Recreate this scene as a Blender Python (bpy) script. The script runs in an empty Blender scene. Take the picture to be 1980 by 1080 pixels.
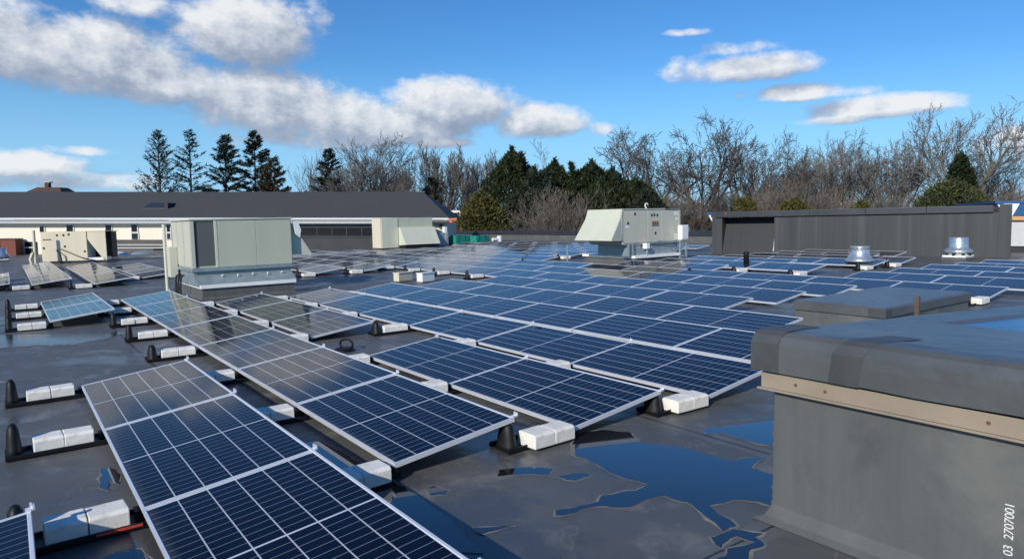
import bpy, bmesh, math, random
from mathutils import Vector, Matrix, noise
from math import sin, cos, pi, radians as R, sqrt, atan2
random.seed(7)
sc = bpy.context.scene
COL = sc.collection

# ------------------------------------------------------------------ camera, sky, sun, exposure
F_PX, PITCH, ROOF_TILT, CAM_H = 1331.2, 0.0876, -0.0222, 1.792
TH = 2.2027
U = Vector((cos(TH), sin(TH), 0)); V = Vector((sin(TH), -cos(TH), 0))
up0 = Vector((0, sin(PITCH), cos(PITCH))); fwd = Vector((0, cos(PITCH), -sin(PITCH))); rgt = Vector((1, 0, 0))
cd = bpy.data.cameras.new('camera'); cam = bpy.data.objects.new('camera', cd); COL.objects.link(cam)
cd.sensor_width = 36; cd.lens = F_PX / 1980 * 36; cd.clip_start = .05; cd.clip_end = 3000
cam.matrix_world = Matrix(((rgt.x, up0.x, -fwd.x, 0), (rgt.y, up0.y, -fwd.y, 0), (rgt.z, up0.z, -fwd.z, CAM_H), (0, 0, 0, 1)))
sc.camera = cam
B3 = Matrix((rgt, up0, fwd)).transposed()
c_, s_ = cos(ROOF_TILT), sin(ROOF_TILT)
D3 = B3 @ Matrix(((c_, s_, 0), (-s_, c_, 0), (0, 0, 1))) @ B3.transposed()
D = Matrix.Translation((0, 0, CAM_H)) @ D3.to_4x4() @ Matrix.Translation((0, 0, -CAM_H))   # the roof's fall for drainage
PHI = atan2(-U.y, -U.x)

def deckM(u, v, z=0, rot=0):
    "frame on the sloping roof: local x = towards the near end of the rows (-u), local y = +v"
    return D @ Matrix.Translation(U * u + V * v + Vector((0, 0, z))) @ Matrix.Rotation(PHI + rot, 4, 'Z')
def ray(x, y):
    return rgt * ((x - 990) / F_PX) + up0 * (-(y - 540) / F_PX) + fwd
def at(x, y, dist):
    d = ray(x, y); return d * (dist / d.y) + Vector((0, 0, CAM_H))

SUN = (D3 @ (-(V * 1.85) - U * .85 + Vector((0, 0, 1.02)))).normalized()
sl = bpy.data.lights.new('sun', 'SUN'); sl.energy = 4.2; sl.angle = R(.5); sl.color = (1, .935, .84)
so = bpy.data.objects.new('sun', sl); COL.objects.link(so)
so.rotation_euler = SUN.to_track_quat('Z', 'Y').to_euler(); so.location = SUN * 50

W = bpy.data.worlds.new('World'); sc.world = W; W.use_nodes = True
sc.view_settings.view_transform = 'Standard'; sc.view_settings.look = 'None'
sc.view_settings.exposure = 0; sc.view_settings.gamma = 1

class NT:
    "small node helper"
    def __init__(s, tree): s.t = tree; s.n = tree.nodes; s.l = tree.links
    def add(s, typ, **kw):
        n = s.n.new(typ)
        for k, v in kw.items(): setattr(n, k, v)
        return n
    def put(s, sock, v):
        if hasattr(v, 'is_output') or isinstance(v, bpy.types.NodeSocket): s.l.new(v, sock)
        else: sock.default_value = v
    def m(s, op, a, b=0.0, c=0.0, clamp=False):
        n = s.add('ShaderNodeMath', operation=op); n.use_clamp = clamp
        for i, x in enumerate((a, b, c)): s.put(n.inputs[i], x)
        return n.outputs[0]
    def vm(s, op, a, b=(0, 0, 0)):
        n = s.add('ShaderNodeVectorMath', operation=op); s.put(n.inputs[0], a); s.put(n.inputs[1], b); return n.outputs[0]
    def sep(s, v): n = s.add('ShaderNodeSeparateXYZ'); s.put(n.inputs[0], v); return n.outputs
    def comb(s, x=0.0, y=0.0, z=0.0):
        n = s.add('ShaderNodeCombineXYZ')
        for i, q in enumerate((x, y, z)): s.put(n.inputs[i], q)
        return n.outputs[0]
    def noise(s, vec, scale, detail=4, rough=.55, dist=0.0, col=False):
        n = s.add('ShaderNodeTexNoise'); s.put(n.inputs['Vector'], vec)
        n.inputs['Scale'].default_value = scale; n.inputs['Detail'].default_value = detail
        n.inputs['Roughness'].default_value = rough; n.inputs['Distortion'].default_value = dist
        return n.outputs['Color' if col else 'Fac']
    def ramp(s, f, stops, interp='LINEAR'):
        n = s.add('ShaderNodeValToRGB'); n.color_ramp.interpolation = interp; e = n.color_ramp.elements
        while len(e) < len(stops): e.new(.5)
        for q, (p, c) in zip(e, stops):
            q.position = p; q.color = (c, c, c, 1) if isinstance(c, (int, float)) else (*c, 1)
        s.put(n.inputs[0], f); return n.outputs[0]
    def mix(s, f, a, b, typ='RGBA', blend='MIX'):
        n = s.add('ShaderNodeMix', data_type=typ, blend_type=blend) if typ == 'RGBA' else s.add('ShaderNodeMix', data_type=typ)
        i = {'RGBA': (6, 7, 2), 'FLOAT': (2, 3, 0)}[typ]
        s.put(n.inputs[0], f)
        for k, x in ((i[0], a), (i[1], b)):
            if isinstance(x, tuple) and len(x) == 3: x = (*x, 1)
            s.put(n.inputs[k], x)
        return n.outputs[i[2]]
    def smooth(s, x, a, b):
        n = s.add('ShaderNodeMapRange', interpolation_type='SMOOTHSTEP'); s.put(n.inputs[0], x)
        n.inputs[1].default_value = a; n.inputs[2].default_value = b; return n.outputs[0]

def build_sky():
    t = NT(W.node_tree); t.n.clear()
    out = t.add('ShaderNodeOutputWorld'); bg = t.add('ShaderNodeBackground'); t.l.new(bg.outputs[0], out.inputs[0])
    sky = t.add('ShaderNodeTexSky', sky_type='NISHITA'); sky.sun_disc = False
    sky.sun_elevation = math.asin(SUN.z); sky.sun_rotation = atan2(SUN.x, SUN.y) % (2 * pi)
    sky.altitude = 0; sky.air_density = 1.0; sky.dust_density = .15; sky.ozone_density = 3.0
    hs = t.add('ShaderNodeHueSaturation'); hs.inputs['Saturation'].default_value = 1.22; hs.inputs['Hue'].default_value = .505
    t.l.new(sky.outputs[0], hs.inputs['Color'])
    skyc = t.mix(1.0, hs.outputs[0], (SKY_GAIN[0], SKY_GAIN[1], SKY_GAIN[2]), blend='MULTIPLY')
    tc = t.add('ShaderNodeTexCoord').outputs['Generated']
    x, y, z = t.sep(tc)
    az = t.m('MULTIPLY', t.m('ARCTAN2', x, y), 180 / pi); el = t.m('MULTIPLY', t.m('ARCSINE', z), 180 / pi)
    # cumulus bank: centre azimuth/elevation from the picture's bearings, half sizes in degrees
    CL = [(30, 95, 130, 62, 1), (190, 122, 170, 66, 1), (330, 165, 120, 45, 1), (478, 66, 128, 62, 1.15), (612, 42, 34, 40, .55), 
          (520, 205, 165, 60, 1), (650, 232, 140, 50, 1), (870, 208, 140, 52, 1.05), (1040, 238, 100, 36, 1), (770, 245, 170, 42, 1),
          (45, 322, 85, 26, 1), (130, 350, 170, 20, .75), (1325, 138, 75, 30, .6), (1470, 132, 120, 26, .85), (1435, 95, 75, 14, .5), (1550, 180, 84, 17, .85), (1640, 178, 60, 12, .6),
          (1700, 208, 118, 22, .88), (1610, 232, 75, 12, .75), (1320, 64, 50, 7, .55), (850, 276, 70, 15, .9), (1165, 250, 34, 15, .6),
          (1960, 280, 70, 34, .7), (270, 12, 80, 22, .6), (20, 8, 70, 16, .6), (150, 292, 60, 8, .45), (1432, 185, 18, 6, .6), (600, 268, 170, 30, .8)]
    def field(a, e):
        p = t.comb(a, t.m('MULTIPLY', e, 1.35), 0.0)
        n1 = t.m('SUBTRACT', t.noise(p, .22, 2, .5), .5); n2 = t.m('SUBTRACT', t.noise(p, .75, 7, .62), .5)
        f = None
        for (px, py, w, h, wt) in CL:
            d = ray(px, py).normalized(); a0 = atan2(d.x, d.y) * 180 / pi; e0 = math.asin(d.z) * 180 / pi
            k = 180 / pi / F_PX; h *= 1.10; w *= 1.0
            da = t.m('MULTIPLY', t.m('SUBTRACT', a, a0), 1 / (w * k)); de = t.m('MULTIPLY', t.m('SUBTRACT', e, e0), 1 / (h * k))
            de = t.m('MAXIMUM', de, t.m('MULTIPLY', de, -1.25))
            g = t.m('MULTIPLY_ADD', t.m('ADD', t.m('MULTIPLY', da, da), t.m('MULTIPLY', de, de)), -wt * .80, wt * (1.0 if wt > .8 else .85))
            f = g if f is None else t.m('SMOOTH_MAX', f, g, .22)
        f = t.m('ADD', f, t.m('MULTIPLY', n1, 1.0))
        return t.m('MAXIMUM', t.m('ADD', f, t.m('MULTIPLY', n2, .95)), -1.0)
    f0 = field(az, el); f1 = field(t.m('ADD', az, -.9), t.m('ADD', el, 1.25))
    mask = t.smooth(f0, .03, .72)
    lit = t.m('ADD', t.m('MULTIPLY', t.m('SUBTRACT', f0, f1), .80), .46)
    lit = t.m('ADD', lit, t.m('MULTIPLY', t.m('SUBTRACT', t.noise(t.comb(az, el, 3.0), .5, 5, .6), .5), .5))
    cc = t.ramp(lit, [(0.0, (.28, .34, .455)), (.35, (.40, .45, .55)), (.62, (.60, .64, .71)), (1.0, (.88, .89, .90))])
    skl = t.mix(1.0, skyc, (SKY_STR,) * 3, blend='MULTIPLY')
    skl = t.mix(t.m('MULTIPLY', t.smooth(t.m('ABSOLUTE', el), 13.0, 0.0), .85), skl, (.30, .60, .96))
    fin = t.mix(t.m('MULTIPLY', mask, .93), skl, cc)
    t.l.new(fin, bg.inputs[0]); bg.inputs[1].default_value = 1.0
SKY_STR = .097; SKY_GAIN = (.80, 1.14, 1.34)
build_sky()

# ------------------------------------------------------------------ materials
MATS = {}
def mat(name, build):
    m = bpy.data.materials.new(name); m.use_nodes = True
    t = NT(m.node_tree); p = t.n['Principled BSDF']
    build(t, p); MATS[name] = m; return m
def setp(t, p, **kw):
    K = dict(color='Base Color', rough='Roughness', metal='Metallic', spec='Specular IOR Level', coat='Coat Weight', coatr='Coat Roughness', normal='Normal', ior='IOR', alpha='Alpha', trans='Transmission Weight')
    for k, v in kw.items():
        if isinstance(v, tuple) and len(v) == 3: v = (*v, 1)
        t.put(p.inputs[K[k]], v)
def bump(t, h, dist=.01, strength=.5):
    b = t.add('ShaderNodeBump'); b.inputs['Strength'].default_value = strength; b.inputs['Distance'].default_value = dist
    t.put(b.inputs['Height'], h); return b.outputs[0]
def objc(t): return t.add('ShaderNodeTexCoord').outputs['Object']
def plain(name, col, rough=.5, metal=0., var=.12, scale=6., spec=.5, bmp=0., streak=False):
    def b(t, p):
        c = objc(t)
        if streak: c = t.vm('MULTIPLY', c, (1, 1, .08))
        n = t.noise(c, scale, 5, .6)
        lo = tuple(x * (1 - var) for x in col); hi = tuple(min(1, x * (1 + var)) for x in col)
        setp(t, p, color=t.ramp(n, [(.3, lo), (.7, hi)]), rough=t.m('MULTIPLY_ADD', n, .15, rough - .07), metal=metal, spec=spec)
        if bmp: setp(t, p, normal=bump(t, t.noise(objc(t), scale * 6, 3), bmp))
    return mat(name, b)

def m_roof(t, p):
    c = objc(t); x, y, z = t.sep(c)
    n1 = t.noise(c, .35, 5, .6, .4); n2 = t.noise(c, 2.2, 6, .62, .5); n3 = t.noise(c, 14, 4, .6)
    col = t.ramp(n1, [(.3, (.078, .081, .082)), (.55, (.100, .102, .100)), (.75, (.132, .131, .123))])
    col = t.mix(t.smooth(n2, .52, .72), col, (.185, .180, .165))
    col = t.mix(t.smooth(n2, .44, .30), col, (.078, .083, .088))
    # water stains: pale dried rims
    st = t.noise(c, 1.1, 3, .5, 1.2); rim = t.m('SUBTRACT', 1.0, t.smooth(t.m('ABSOLUTE', t.m('SUBTRACT', st, .56)), 0.0, .012))
    col = t.mix(t.m('MULTIPLY', rim, .25), col, (.27, .26, .24))
    # lapped sheet seams every 3.05 m across the rows
    fy = t.m('ABSOLUTE', t.m('SUBTRACT', t.m('FRACT', t.m('ADD', t.m('MULTIPLY_ADD', y, 1 / 3.05, .025), t.m('MULTIPLY', n2, .006))), .5))
    fx_ = t.m('ABSOLUTE', t.m('SUBTRACT', t.m('FRACT', t.m('ADD', t.m('MULTIPLY_ADD', x, 1 / 6.1, .861), t.m('MULTIPLY', n2, .004))), .5)); xs = t.m('LESS_THAN', fx_, .0016); xl = t.smooth(fx_, .016, .0145)
    seam = t.m('MAXIMUM', t.m('LESS_THAN', fy, .0042), xs); lap = t.m('MAXIMUM', t.smooth(fy, .03, .028), xl)
    col = t.mix(t.m('MULTIPLY', lap, .30), col, (.155, .155, .15)); col = t.mix(t.m('MULTIPLY', seam, .85), col, (.02, .02, .022))
    spk = t.smooth(n3, .70, .76); col = t.mix(t.m('MULTIPLY', spk, .35), col, (.22, .21, .19))
    damp = t.smooth(t.noise(c, .55, 6, .66, .8), .50, .60)
    col = t.mix(t.m('MULTIPLY', damp, .60), col, (.046, .049, .054))
    rg = t.m('MULTIPLY_ADD', damp, -.22, t.m('ADD', t.m('MULTIPLY', n2, -.25), .62))
    setp(t, p, color=col, rough=rg, spec=.45, normal=bump(t, t.m('ADD', n3, t.m('MULTIPLY', n2, 3)), .004, .35))
mat('roof', m_roof)
def m_water(t, p):
    c = objc(t)
    setp(t, p, color=(.012, .014, .017), rough=.02, spec=.5, ior=1.33, coat=.9, coatr=.02, normal=bump(t, t.noise(c, 5, 2), .0015, .12))
mat('water', m_water)
plain('silt', (.20, .19, .172), .9, var=.3, scale=12)
def m_damp(t, p):
    n = t.noise(t.vm('MULTIPLY', objc(t), (1, .35, 1)), 3.5, 5, .65)
    setp(t, p, color=(.028, .031, .036), rough=t.m('MULTIPLY_ADD', n, .35, .02), spec=.42)
mat('damp', m_damp)
def m_membrane(t, p):
    c = objc(t); n = t.noise(c, 1.6, 5, .6, .4); s = t.noise(t.vm('MULTIPLY', c, (1, 1, .07)), 7, 4, .6); g = t.noise(c, 9, 4)
    col = t.ramp(s, [(.3, (.093, .098, .096)), (.7, (.117, .122, .117))])
    col = t.mix(t.smooth(n, .50, .72), col, (.152, .152, .140)); col = t.mix(t.smooth(n, .42, .28), col, (.072, .078, .078))
    setp(t, p, color=col, rough=t.m('MULTIPLY_ADD', n, -.2, .60), spec=.45, normal=bump(t, t.m('ADD', t.m('MULTIPLY', n, 6), g), .006, .35))
mat('membrane', m_membrane)
def m_cap(t, p):
    c = objc(t); n = t.noise(c, 1.3, 5, .6, .4); g = t.noise(c, 8, 4)
    col = t.ramp(n, [(.3, (.072, .077, .078)), (.7, (.112, .117, .117))])
    setp(t, p, color=col, rough=t.m('MULTIPLY_ADD', g, -.15, .40), spec=.6, normal=bump(t, t.m('ADD', t.m('MULTIPLY', n, 8), g), .006, .4))
mat('cap', m_cap)
plain('patch', (.066, .070, .072), .5, var=.18, scale=4)
def m_wall(t, p):
    c = objc(t); s = t.noise(t.vm('MULTIPLY', c, (1, 1, .03)), 3.0, 5, .65); n = t.noise(c, .8, 4)
    col = t.ramp(s, [(.36, (.030, .034, .036)), (.54, (.044, .048, .050)), (.70, (.078, .083, .085))])
    col = t.mix(t.m('MULTIPLY', n, .4), col, (.055, .06, .06))
    setp(t, p, color=col, rough=.55, spec=.4)
mat('wall_membrane', m_wall)
plain('dark_metal', (.030, .034, .042), .45, var=.2, scale=2)
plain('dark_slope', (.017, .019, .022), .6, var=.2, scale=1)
def m_cells(t, p):
    x, y, z = t.sep(t.add('ShaderNodeTexCoord').outputs['UV'])      # metres on the glass, x along the long side
    LX, LY, CX = 1.985, 1.02, .0812
    mx = t.m('ABSOLUTE', t.m('SUBTRACT', x, LX / 2)); my = t.m('ABSOLUTE', t.m('SUBTRACT', y, LY / 2))
    def line(coord, period, off, half):
        f = t.m('FRACT', t.m('MULTIPLY_ADD', coord, 1 / period, off)); d = t.m('MULTIPLY', t.m('ABSOLUTE', t.m('SUBTRACT', f, .5)), period)
        return t.m('LESS_THAN', t.m('SUBTRACT', period / 2, d), half)
    strip = line(y, .1675, .5 - (LY / 2) / .1675 + .5, .0036)
    half = line(t.m('SUBTRACT', mx, .008), CX, 0.0, .0022)
    mid = t.m('LESS_THAN', mx, .0065)
    edge = t.m('MAXIMUM', t.m('GREATER_THAN', mx, .0085 + CX * 12), t.m('GREATER_THAN', my, .1675 * 3))
    w = t.m('MAXIMUM', t.m('MAXIMUM', t.m('MULTIPLY', strip, .80), mid), edge)
    w = t.m('MAXIMUM', w, t.m('MULTIPLY', half, .36))
    n = t.noise(t.comb(x, y, t.m('MULTIPLY', t.add('ShaderNodeObjectInfo').outputs['Random'], 50)), 3, 2)
    cell = t.ramp(n, [(.3, (.0012, .0022, .0095)), (.7, (.0020, .0036, .0145))])
    dust = t.noise(objc(t), 2.5, 5, .6)
    col = t.mix(w, cell, (.62, .65, .70)); col = t.mix(t.m('MULTIPLY', dust, .006), col, (.4, .4, .38)); dirt = t.m('MULTIPLY', t.smooth(y, .07, .0), t.noise(t.comb(t.m('MULTIPLY', x, 6.0), y, t.m('MULTIPLY', t.add('ShaderNodeObjectInfo').outputs['Random'], 30)), 3, 4)); col = t.mix(t.m('MULTIPLY', dirt, .22), col, (.30, .28, .24))
    setp(t, p, color=col, rough=.6, spec=.0, coat=.85, coatr=t.m('MULTIPLY_ADD', dust, .06, .05)); p.inputs['Coat IOR'].default_value = 1.34
mat('cells', m_cells)
plain('aluminium', (.82, .84, .87), .36, metal=.4, var=.04)
plain('back_sheet', (.55, .55, .55), .6)
plain('black_plastic', (.008, .0085, .010), .5, var=.25, spec=.3)
def m_block(t, p):
    c = objc(t); n = t.noise(c, 9, 5, .65); g = t.noise(c, 60, 3)
    rnd = t.add('ShaderNodeObjectInfo').outputs['Random']
    col = t.ramp(n, [(.30, (.58, .54, .47)), (.45, (.80, .775, .70)), (.7, (.87, .85, .78))])
    col = t.mix(t.m('MULTIPLY', rnd, .20), col, (.50, .485, .44))
    col = t.mix(t.m('MULTIPLY', t.smooth(t.noise(c, 22, 4, .7), .62, .70), .5), col, (.25, .24, .22))
    setp(t, p, color=col, rough=.85, spec=.25, normal=bump(t, t.m('ADD', g, t.m('MULTIPLY', n, 2)), .004, .5))
mat('concrete', m_block)
plain('red_plastic', (.55, .06, .04), .4)
plain('rtu_green', (.47, .49, .385), .42, var=.05, scale=1.2, streak=True)
plain('rtu_pale', (.57, .58, .465), .42, var=.05, scale=1.5, streak=True)
plain('rtu_tan', (.66, .585, .44), .45, var=.06, scale=1.5, streak=True)
plain('rtu_grey', (.52, .515, .42), .45, var=.05, scale=1.5, streak=True)
def m_grille(t, p):
    x, y, z = t.sep(objc(t)); s = t.m('FRACT', t.m('MULTIPLY', z, 42)); k = t.smooth(t.m('ABSOLUTE', t.m('SUBTRACT', s, .5)), .18, .42)
    setp(t, p, color=t.mix(k, (.10, .105, .10), (.15, .155, .15)), rough=.6, metal=.2)
mat('grille', m_grille)
plain('galvanised', (.30, .36, .38), .4, metal=.35, var=.15, scale=5)
plain('galv_bright', (.62, .66, .68), .28, metal=.75, var=.12, scale=5)
plain('white_metal', (.82, .82, .80), .45, var=.05)
plain('white_plastic', (.75, .75, .73), .4, var=.05)
plain('tan_strip', (.30, .245, .18), .5, var=.12, scale=4)
plain('rust', (.16, .07, .035), .7, var=.4, scale=20)
plain('dark_hole', (.008, .008, .01), .6)
plain('brown_metal', (.10, .072, .06), .5, var=.2)
def m_shingle(t, p):
    c = objc(t); x, y, z = t.sep(c); n = t.noise(t.vm('MULTIPLY', c, (1, 5, 5)), 3, 4, .6); b = t.noise(c, .25, 3)
    s = t.m('FRACT', t.m('MULTIPLY', z, 5)); k = t.smooth(s, 0, .15)
    col = t.ramp(n, [(.3, (.056, .058, .058)), (.7, (.082, .084, .083))]); col = t.mix(t.m('MULTIPLY', b, .5), col, (.058, .058, .060))
    col = t.mix(t.m('MULTIPLY', t.m('SUBTRACT', 1.0, k), .35), col, (.03, .03, .033))
    setp(t, p, color=col, rough=.8, spec=.3)
mat('shingle', m_shingle)
def m_siding(t, p):
    x, y, z = t.sep(objc(t)); s = t.m('FRACT', t.m('MULTIPLY', z, 7)); k = t.smooth(s, 0, .14); n = t.noise(objc(t), .8, 4)
    col = t.mix(n, (.78, .70, .55), (.85, .78, .64)); col = t.mix(t.m('SUBTRACT', 1.0, k), col, (.50, .44, .34))
    setp(t, p, color=col, rough=.6)
mat('siding', m_siding)
plain('soffit', (.40, .42, .42), .6, var=.05)
plain('gutter', (.62, .64, .64), .45, var=.04)
def m_dglass(t, p): setp(t, p, color=(.010, .011, .013), rough=.06, spec=.5)
mat('dark_glass', m_dglass)
plain('dark_wall', (.022, .023, .027), .5, var=.3, scale=1)
plain('brick', (.18, .055, .035), .8, var=.25, scale=8)
plain('brown_roof', (.080, .048, .036), .85, var=.2, scale=3)
plain('salmon', (.55, .17, .11), .7, var=.1)
plain('blue_metal', (.020, .085, .22), .35, var=.1)
plain('blue_pane', (.012, .095, .26), .22, var=.15, scale=1.2, spec=.35)
plain('orange_trim', (.60, .33, .12), .5, var=.08)
plain('pale_grey', (.52, .53, .54), .5, var=.05)
plain('teal_mesh', (.012, .21, .16), .6, var=.45, scale=7)
plain('ground', (.085, .080, .055), .95, var=.3, scale=.2)
plain('bark_grey', (.105, .096, .084), .9, var=.3, scale=1.5)
plain('bark_dark', (.055, .048, .042), .9, var=.3, scale=1.5)
plain('bark_pale', (.30, .27, .235), .9, var=.25, scale=1.5)
plain('twig_grey', (.135, .126, .112), .9, var=.3, scale=.8)
plain('twig_brown', (.132, .112, .092), .9, var=.3, scale=.8)
plain('twig_dark', (.080, .072, .063), .9, var=.3, scale=.8)
def leaf(name, a, b, c3):
    def f(t, p):
        c = objc(t); n = t.noise(c, .7, 5, .7); g = t.add('ShaderNodeNewGeometry').outputs['Random Per Island']
        col = t.ramp(n, [(.32, a), (.52, b), (.72, c3)]); col = t.mix(t.m('MULTIPLY', g, .6), col, a)
        setp(t, p, color=col, rough=.7, spec=.25)
    mat(name, f)
leaf('needle_dark', (.012, .020, .014), (.026, .040, .024), (.045, .058, .034))
leaf('needle_green', (.012, .020, .007), (.028, .040, .013), (.060, .068, .024))
leaf('needle_brown', (.045, .036, .022), (.070, .058, .034), (.10, .082, .05))
leaf('leaf_olive', (.058, .058, .014), (.105, .098, .026), (.15, .135, .045))
leaf('leaf_shrub', (.040, .052, .018), (.080, .092, .035), (.125, .13, .06))

# ------------------------------------------------------------------ mesh helpers
class MB:
    def __init__(s): s.v = []; s.f = []; s.uv = None
    def quad(s, *p):
        i = len(s.v); s.v += [tuple(q) for q in p]; s.f.append(tuple(range(i, i + len(p)))); return s
    def box(s, x0, x1, y0, y1, z0, z1):
        i = len(s.v)
        s.v += [(x0, y0, z0), (x1, y0, z0), (x1, y1, z0), (x0, y1, z0), (x0, y0, z1), (x1, y0, z1), (x1, y1, z1), (x0, y1, z1)]
        s.f += [tuple(i + k for k in q) for q in ((0, 3, 2, 1), (4, 5, 6, 7), (0, 1, 5, 4), (1, 2, 6, 5), (2, 3, 7, 6), (3, 0, 4, 7))]; return s
    def prism(s, prof, axis, a, b):
        "closed profile (list of 2-tuples) extruded along axis 'x' or 'y' or 'z' from a to b"
        n = len(prof); i = len(s.v)
        for t in (a, b):
            for (p, q) in prof:
                s.v.append({'x': (t, p, q), 'y': (p, t, q), 'z': (p, q, t)}[axis])
        s.f.append(tuple(i + k for k in range(n))); s.f.append(tuple(i + n + k for k in reversed(range(n))))
        for k in range(n): s.f.append((i + k, i + n + k, i + n + (k + 1) % n, i + (k + 1) % n))
        return s
    def rings(s, rects, close=False):
        "rects: (x0,x1,y0,y1,z) loops joined one after the other"
        i = len(s.v); n = len(rects)
        for (x0, x1, y0, y1, z) in rects: s.v += [(x0, y0, z), (x1, y0, z), (x1, y1, z), (x0, y1, z)]
        for k in range(n if close else n - 1):
            a = i + 4 * k; b = i + 4 * ((k + 1) % n)
            for q in range(4): s.f.append((a + q, a + (q + 1) % 4, b + (q + 1) % 4, b + q))
        return s
    def lathe(s, prof, n=24, cx=0, cy=0):
        i = len(s.v)
        for (r, z) in prof:
            for k in range(n): s.v.append((cx + r * cos(2 * pi * k / n), cy + r * sin(2 * pi * k / n), z))
        for j in range(len(prof) - 1):
            for k in range(n): s.f.append((i + j * n + k, i + j * n + (k + 1) % n, i + (j + 1) * n + (k + 1) % n, i + (j + 1) * n + k))
        s.f.append(tuple(i + (len(prof) - 1) * n + k for k in range(n))); s.f.append(tuple(i + k for k in reversed(range(n)))); return s
    def tube(s, pts, rad, n=6):
        pts = [Vector(p) for p in pts]; i = len(s.v); m = len(pts)
        if not isinstance(rad, (list, tuple)): rad = [rad] * m
        for k, p in enumerate(pts):
            d = (pts[min(k + 1, m - 1)] - pts[max(k - 1, 0)])
            d = d.normalized() if d.length > 1e-9 else Vector((0, 0, 1))
            a = d.orthogonal().normalized(); b = d.cross(a)
            for q in range(n): s.v.append(tuple(p + (a * cos(2 * pi * q / n) + b * sin(2 * pi * q / n)) * rad[k]))
        for k in range(m - 1):
            for q in range(n): s.f.append((i + k * n + q, i + k * n + (q + 1) % n, i + (k + 1) * n + (q + 1) % n, i + (k + 1) * n + q))
        s.f.append(tuple(i + q for q in reversed(range(n)))); s.f.append(tuple(i + (m - 1) * n + q for q in range(n))); return s
    def mesh(s, name, m, bev=0.0, smooth=False, fixn=True):
        me = bpy.data.meshes.new(name); me.from_pydata(s.v, [], s.f)
        if fixn or bev:
            bm = bmesh.new(); bm.from_mesh(me)
            if bev:
                bmesh.ops.remove_doubles(bm, verts=bm.verts, dist=1e-6)
                es = [e for e in bm.edges if len(e.link_faces) == 2 and e.calc_face_angle(0) > .5]
                bmesh.ops.bevel(bm, geom=es, offset=bev, segments=2, affect='EDGES', profile=.6, clamp_overlap=True)
            bmesh.ops.recalc_face_normals(bm, faces=bm.faces); bm.to_mesh(me); bm.free()
        if smooth:
            for p in me.polygons: p.use_smooth = True
        me.materials.append(MATS[m]); return me
    def build(s, name, m, parent=None, M=None, **kw):
        return link(name, s.mesh(name, m, **kw), parent, M)
def link(name, me, parent=None, M=None):
    o = bpy.data.objects.new(name, me); COL.objects.link(o)
    if parent: o.parent = parent
    if M is not None:
        if parent: o.matrix_local = M
        else: o.matrix_world = M
    return o
def tag(o, label, cat, group=None):
    o['label'] = label; o['category'] = cat
    if group: o['group'] = group
    return o
def thing(name, label, cat, M, group=None):
    o = bpy.data.objects.new(name, None); COL.objects.link(o); o.matrix_world = M; o.empty_display_size = .2
    return tag(o, label, cat, group)
def structure(o, kind='structure'): o['kind'] = kind; return o
def copy_tree(src, M, label=None, group=None):
    c = src.copy(); COL.objects.link(c); c.matrix_world = M
    if label: c['label'] = label
    if group: c['group'] = group
    for ch in list(src.children):
        k = ch.copy(); COL.objects.link(k); k.parent = c
        for g in list(ch.children):
            q = g.copy(); COL.objects.link(q); q.parent = k
    return c
ORD = 'zeroth first second third fourth fifth sixth seventh eighth ninth tenth eleventh twelfth thirteenth fourteenth fifteenth sixteenth seventeenth eighteenth'.split()

# ------------------------------------------------------------------ ground, roof deck, puddles
g = MB(); g.quad((-1500, -600, -5.2), (1500, -600, -5.2), (1500, 2500, -5.2), (-1500, 2500, -5.2)); structure(g.build('ground', 'ground'))
dk = MB(); x0, x1, y0, y1 = -62, 22, -48, 35.4                                # local x = -u
dk.box(x0, x1, y0, y1, -4.0, 0); structure(dk.build('roof_deck', 'roof', M=deckM(0, 0)))

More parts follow.
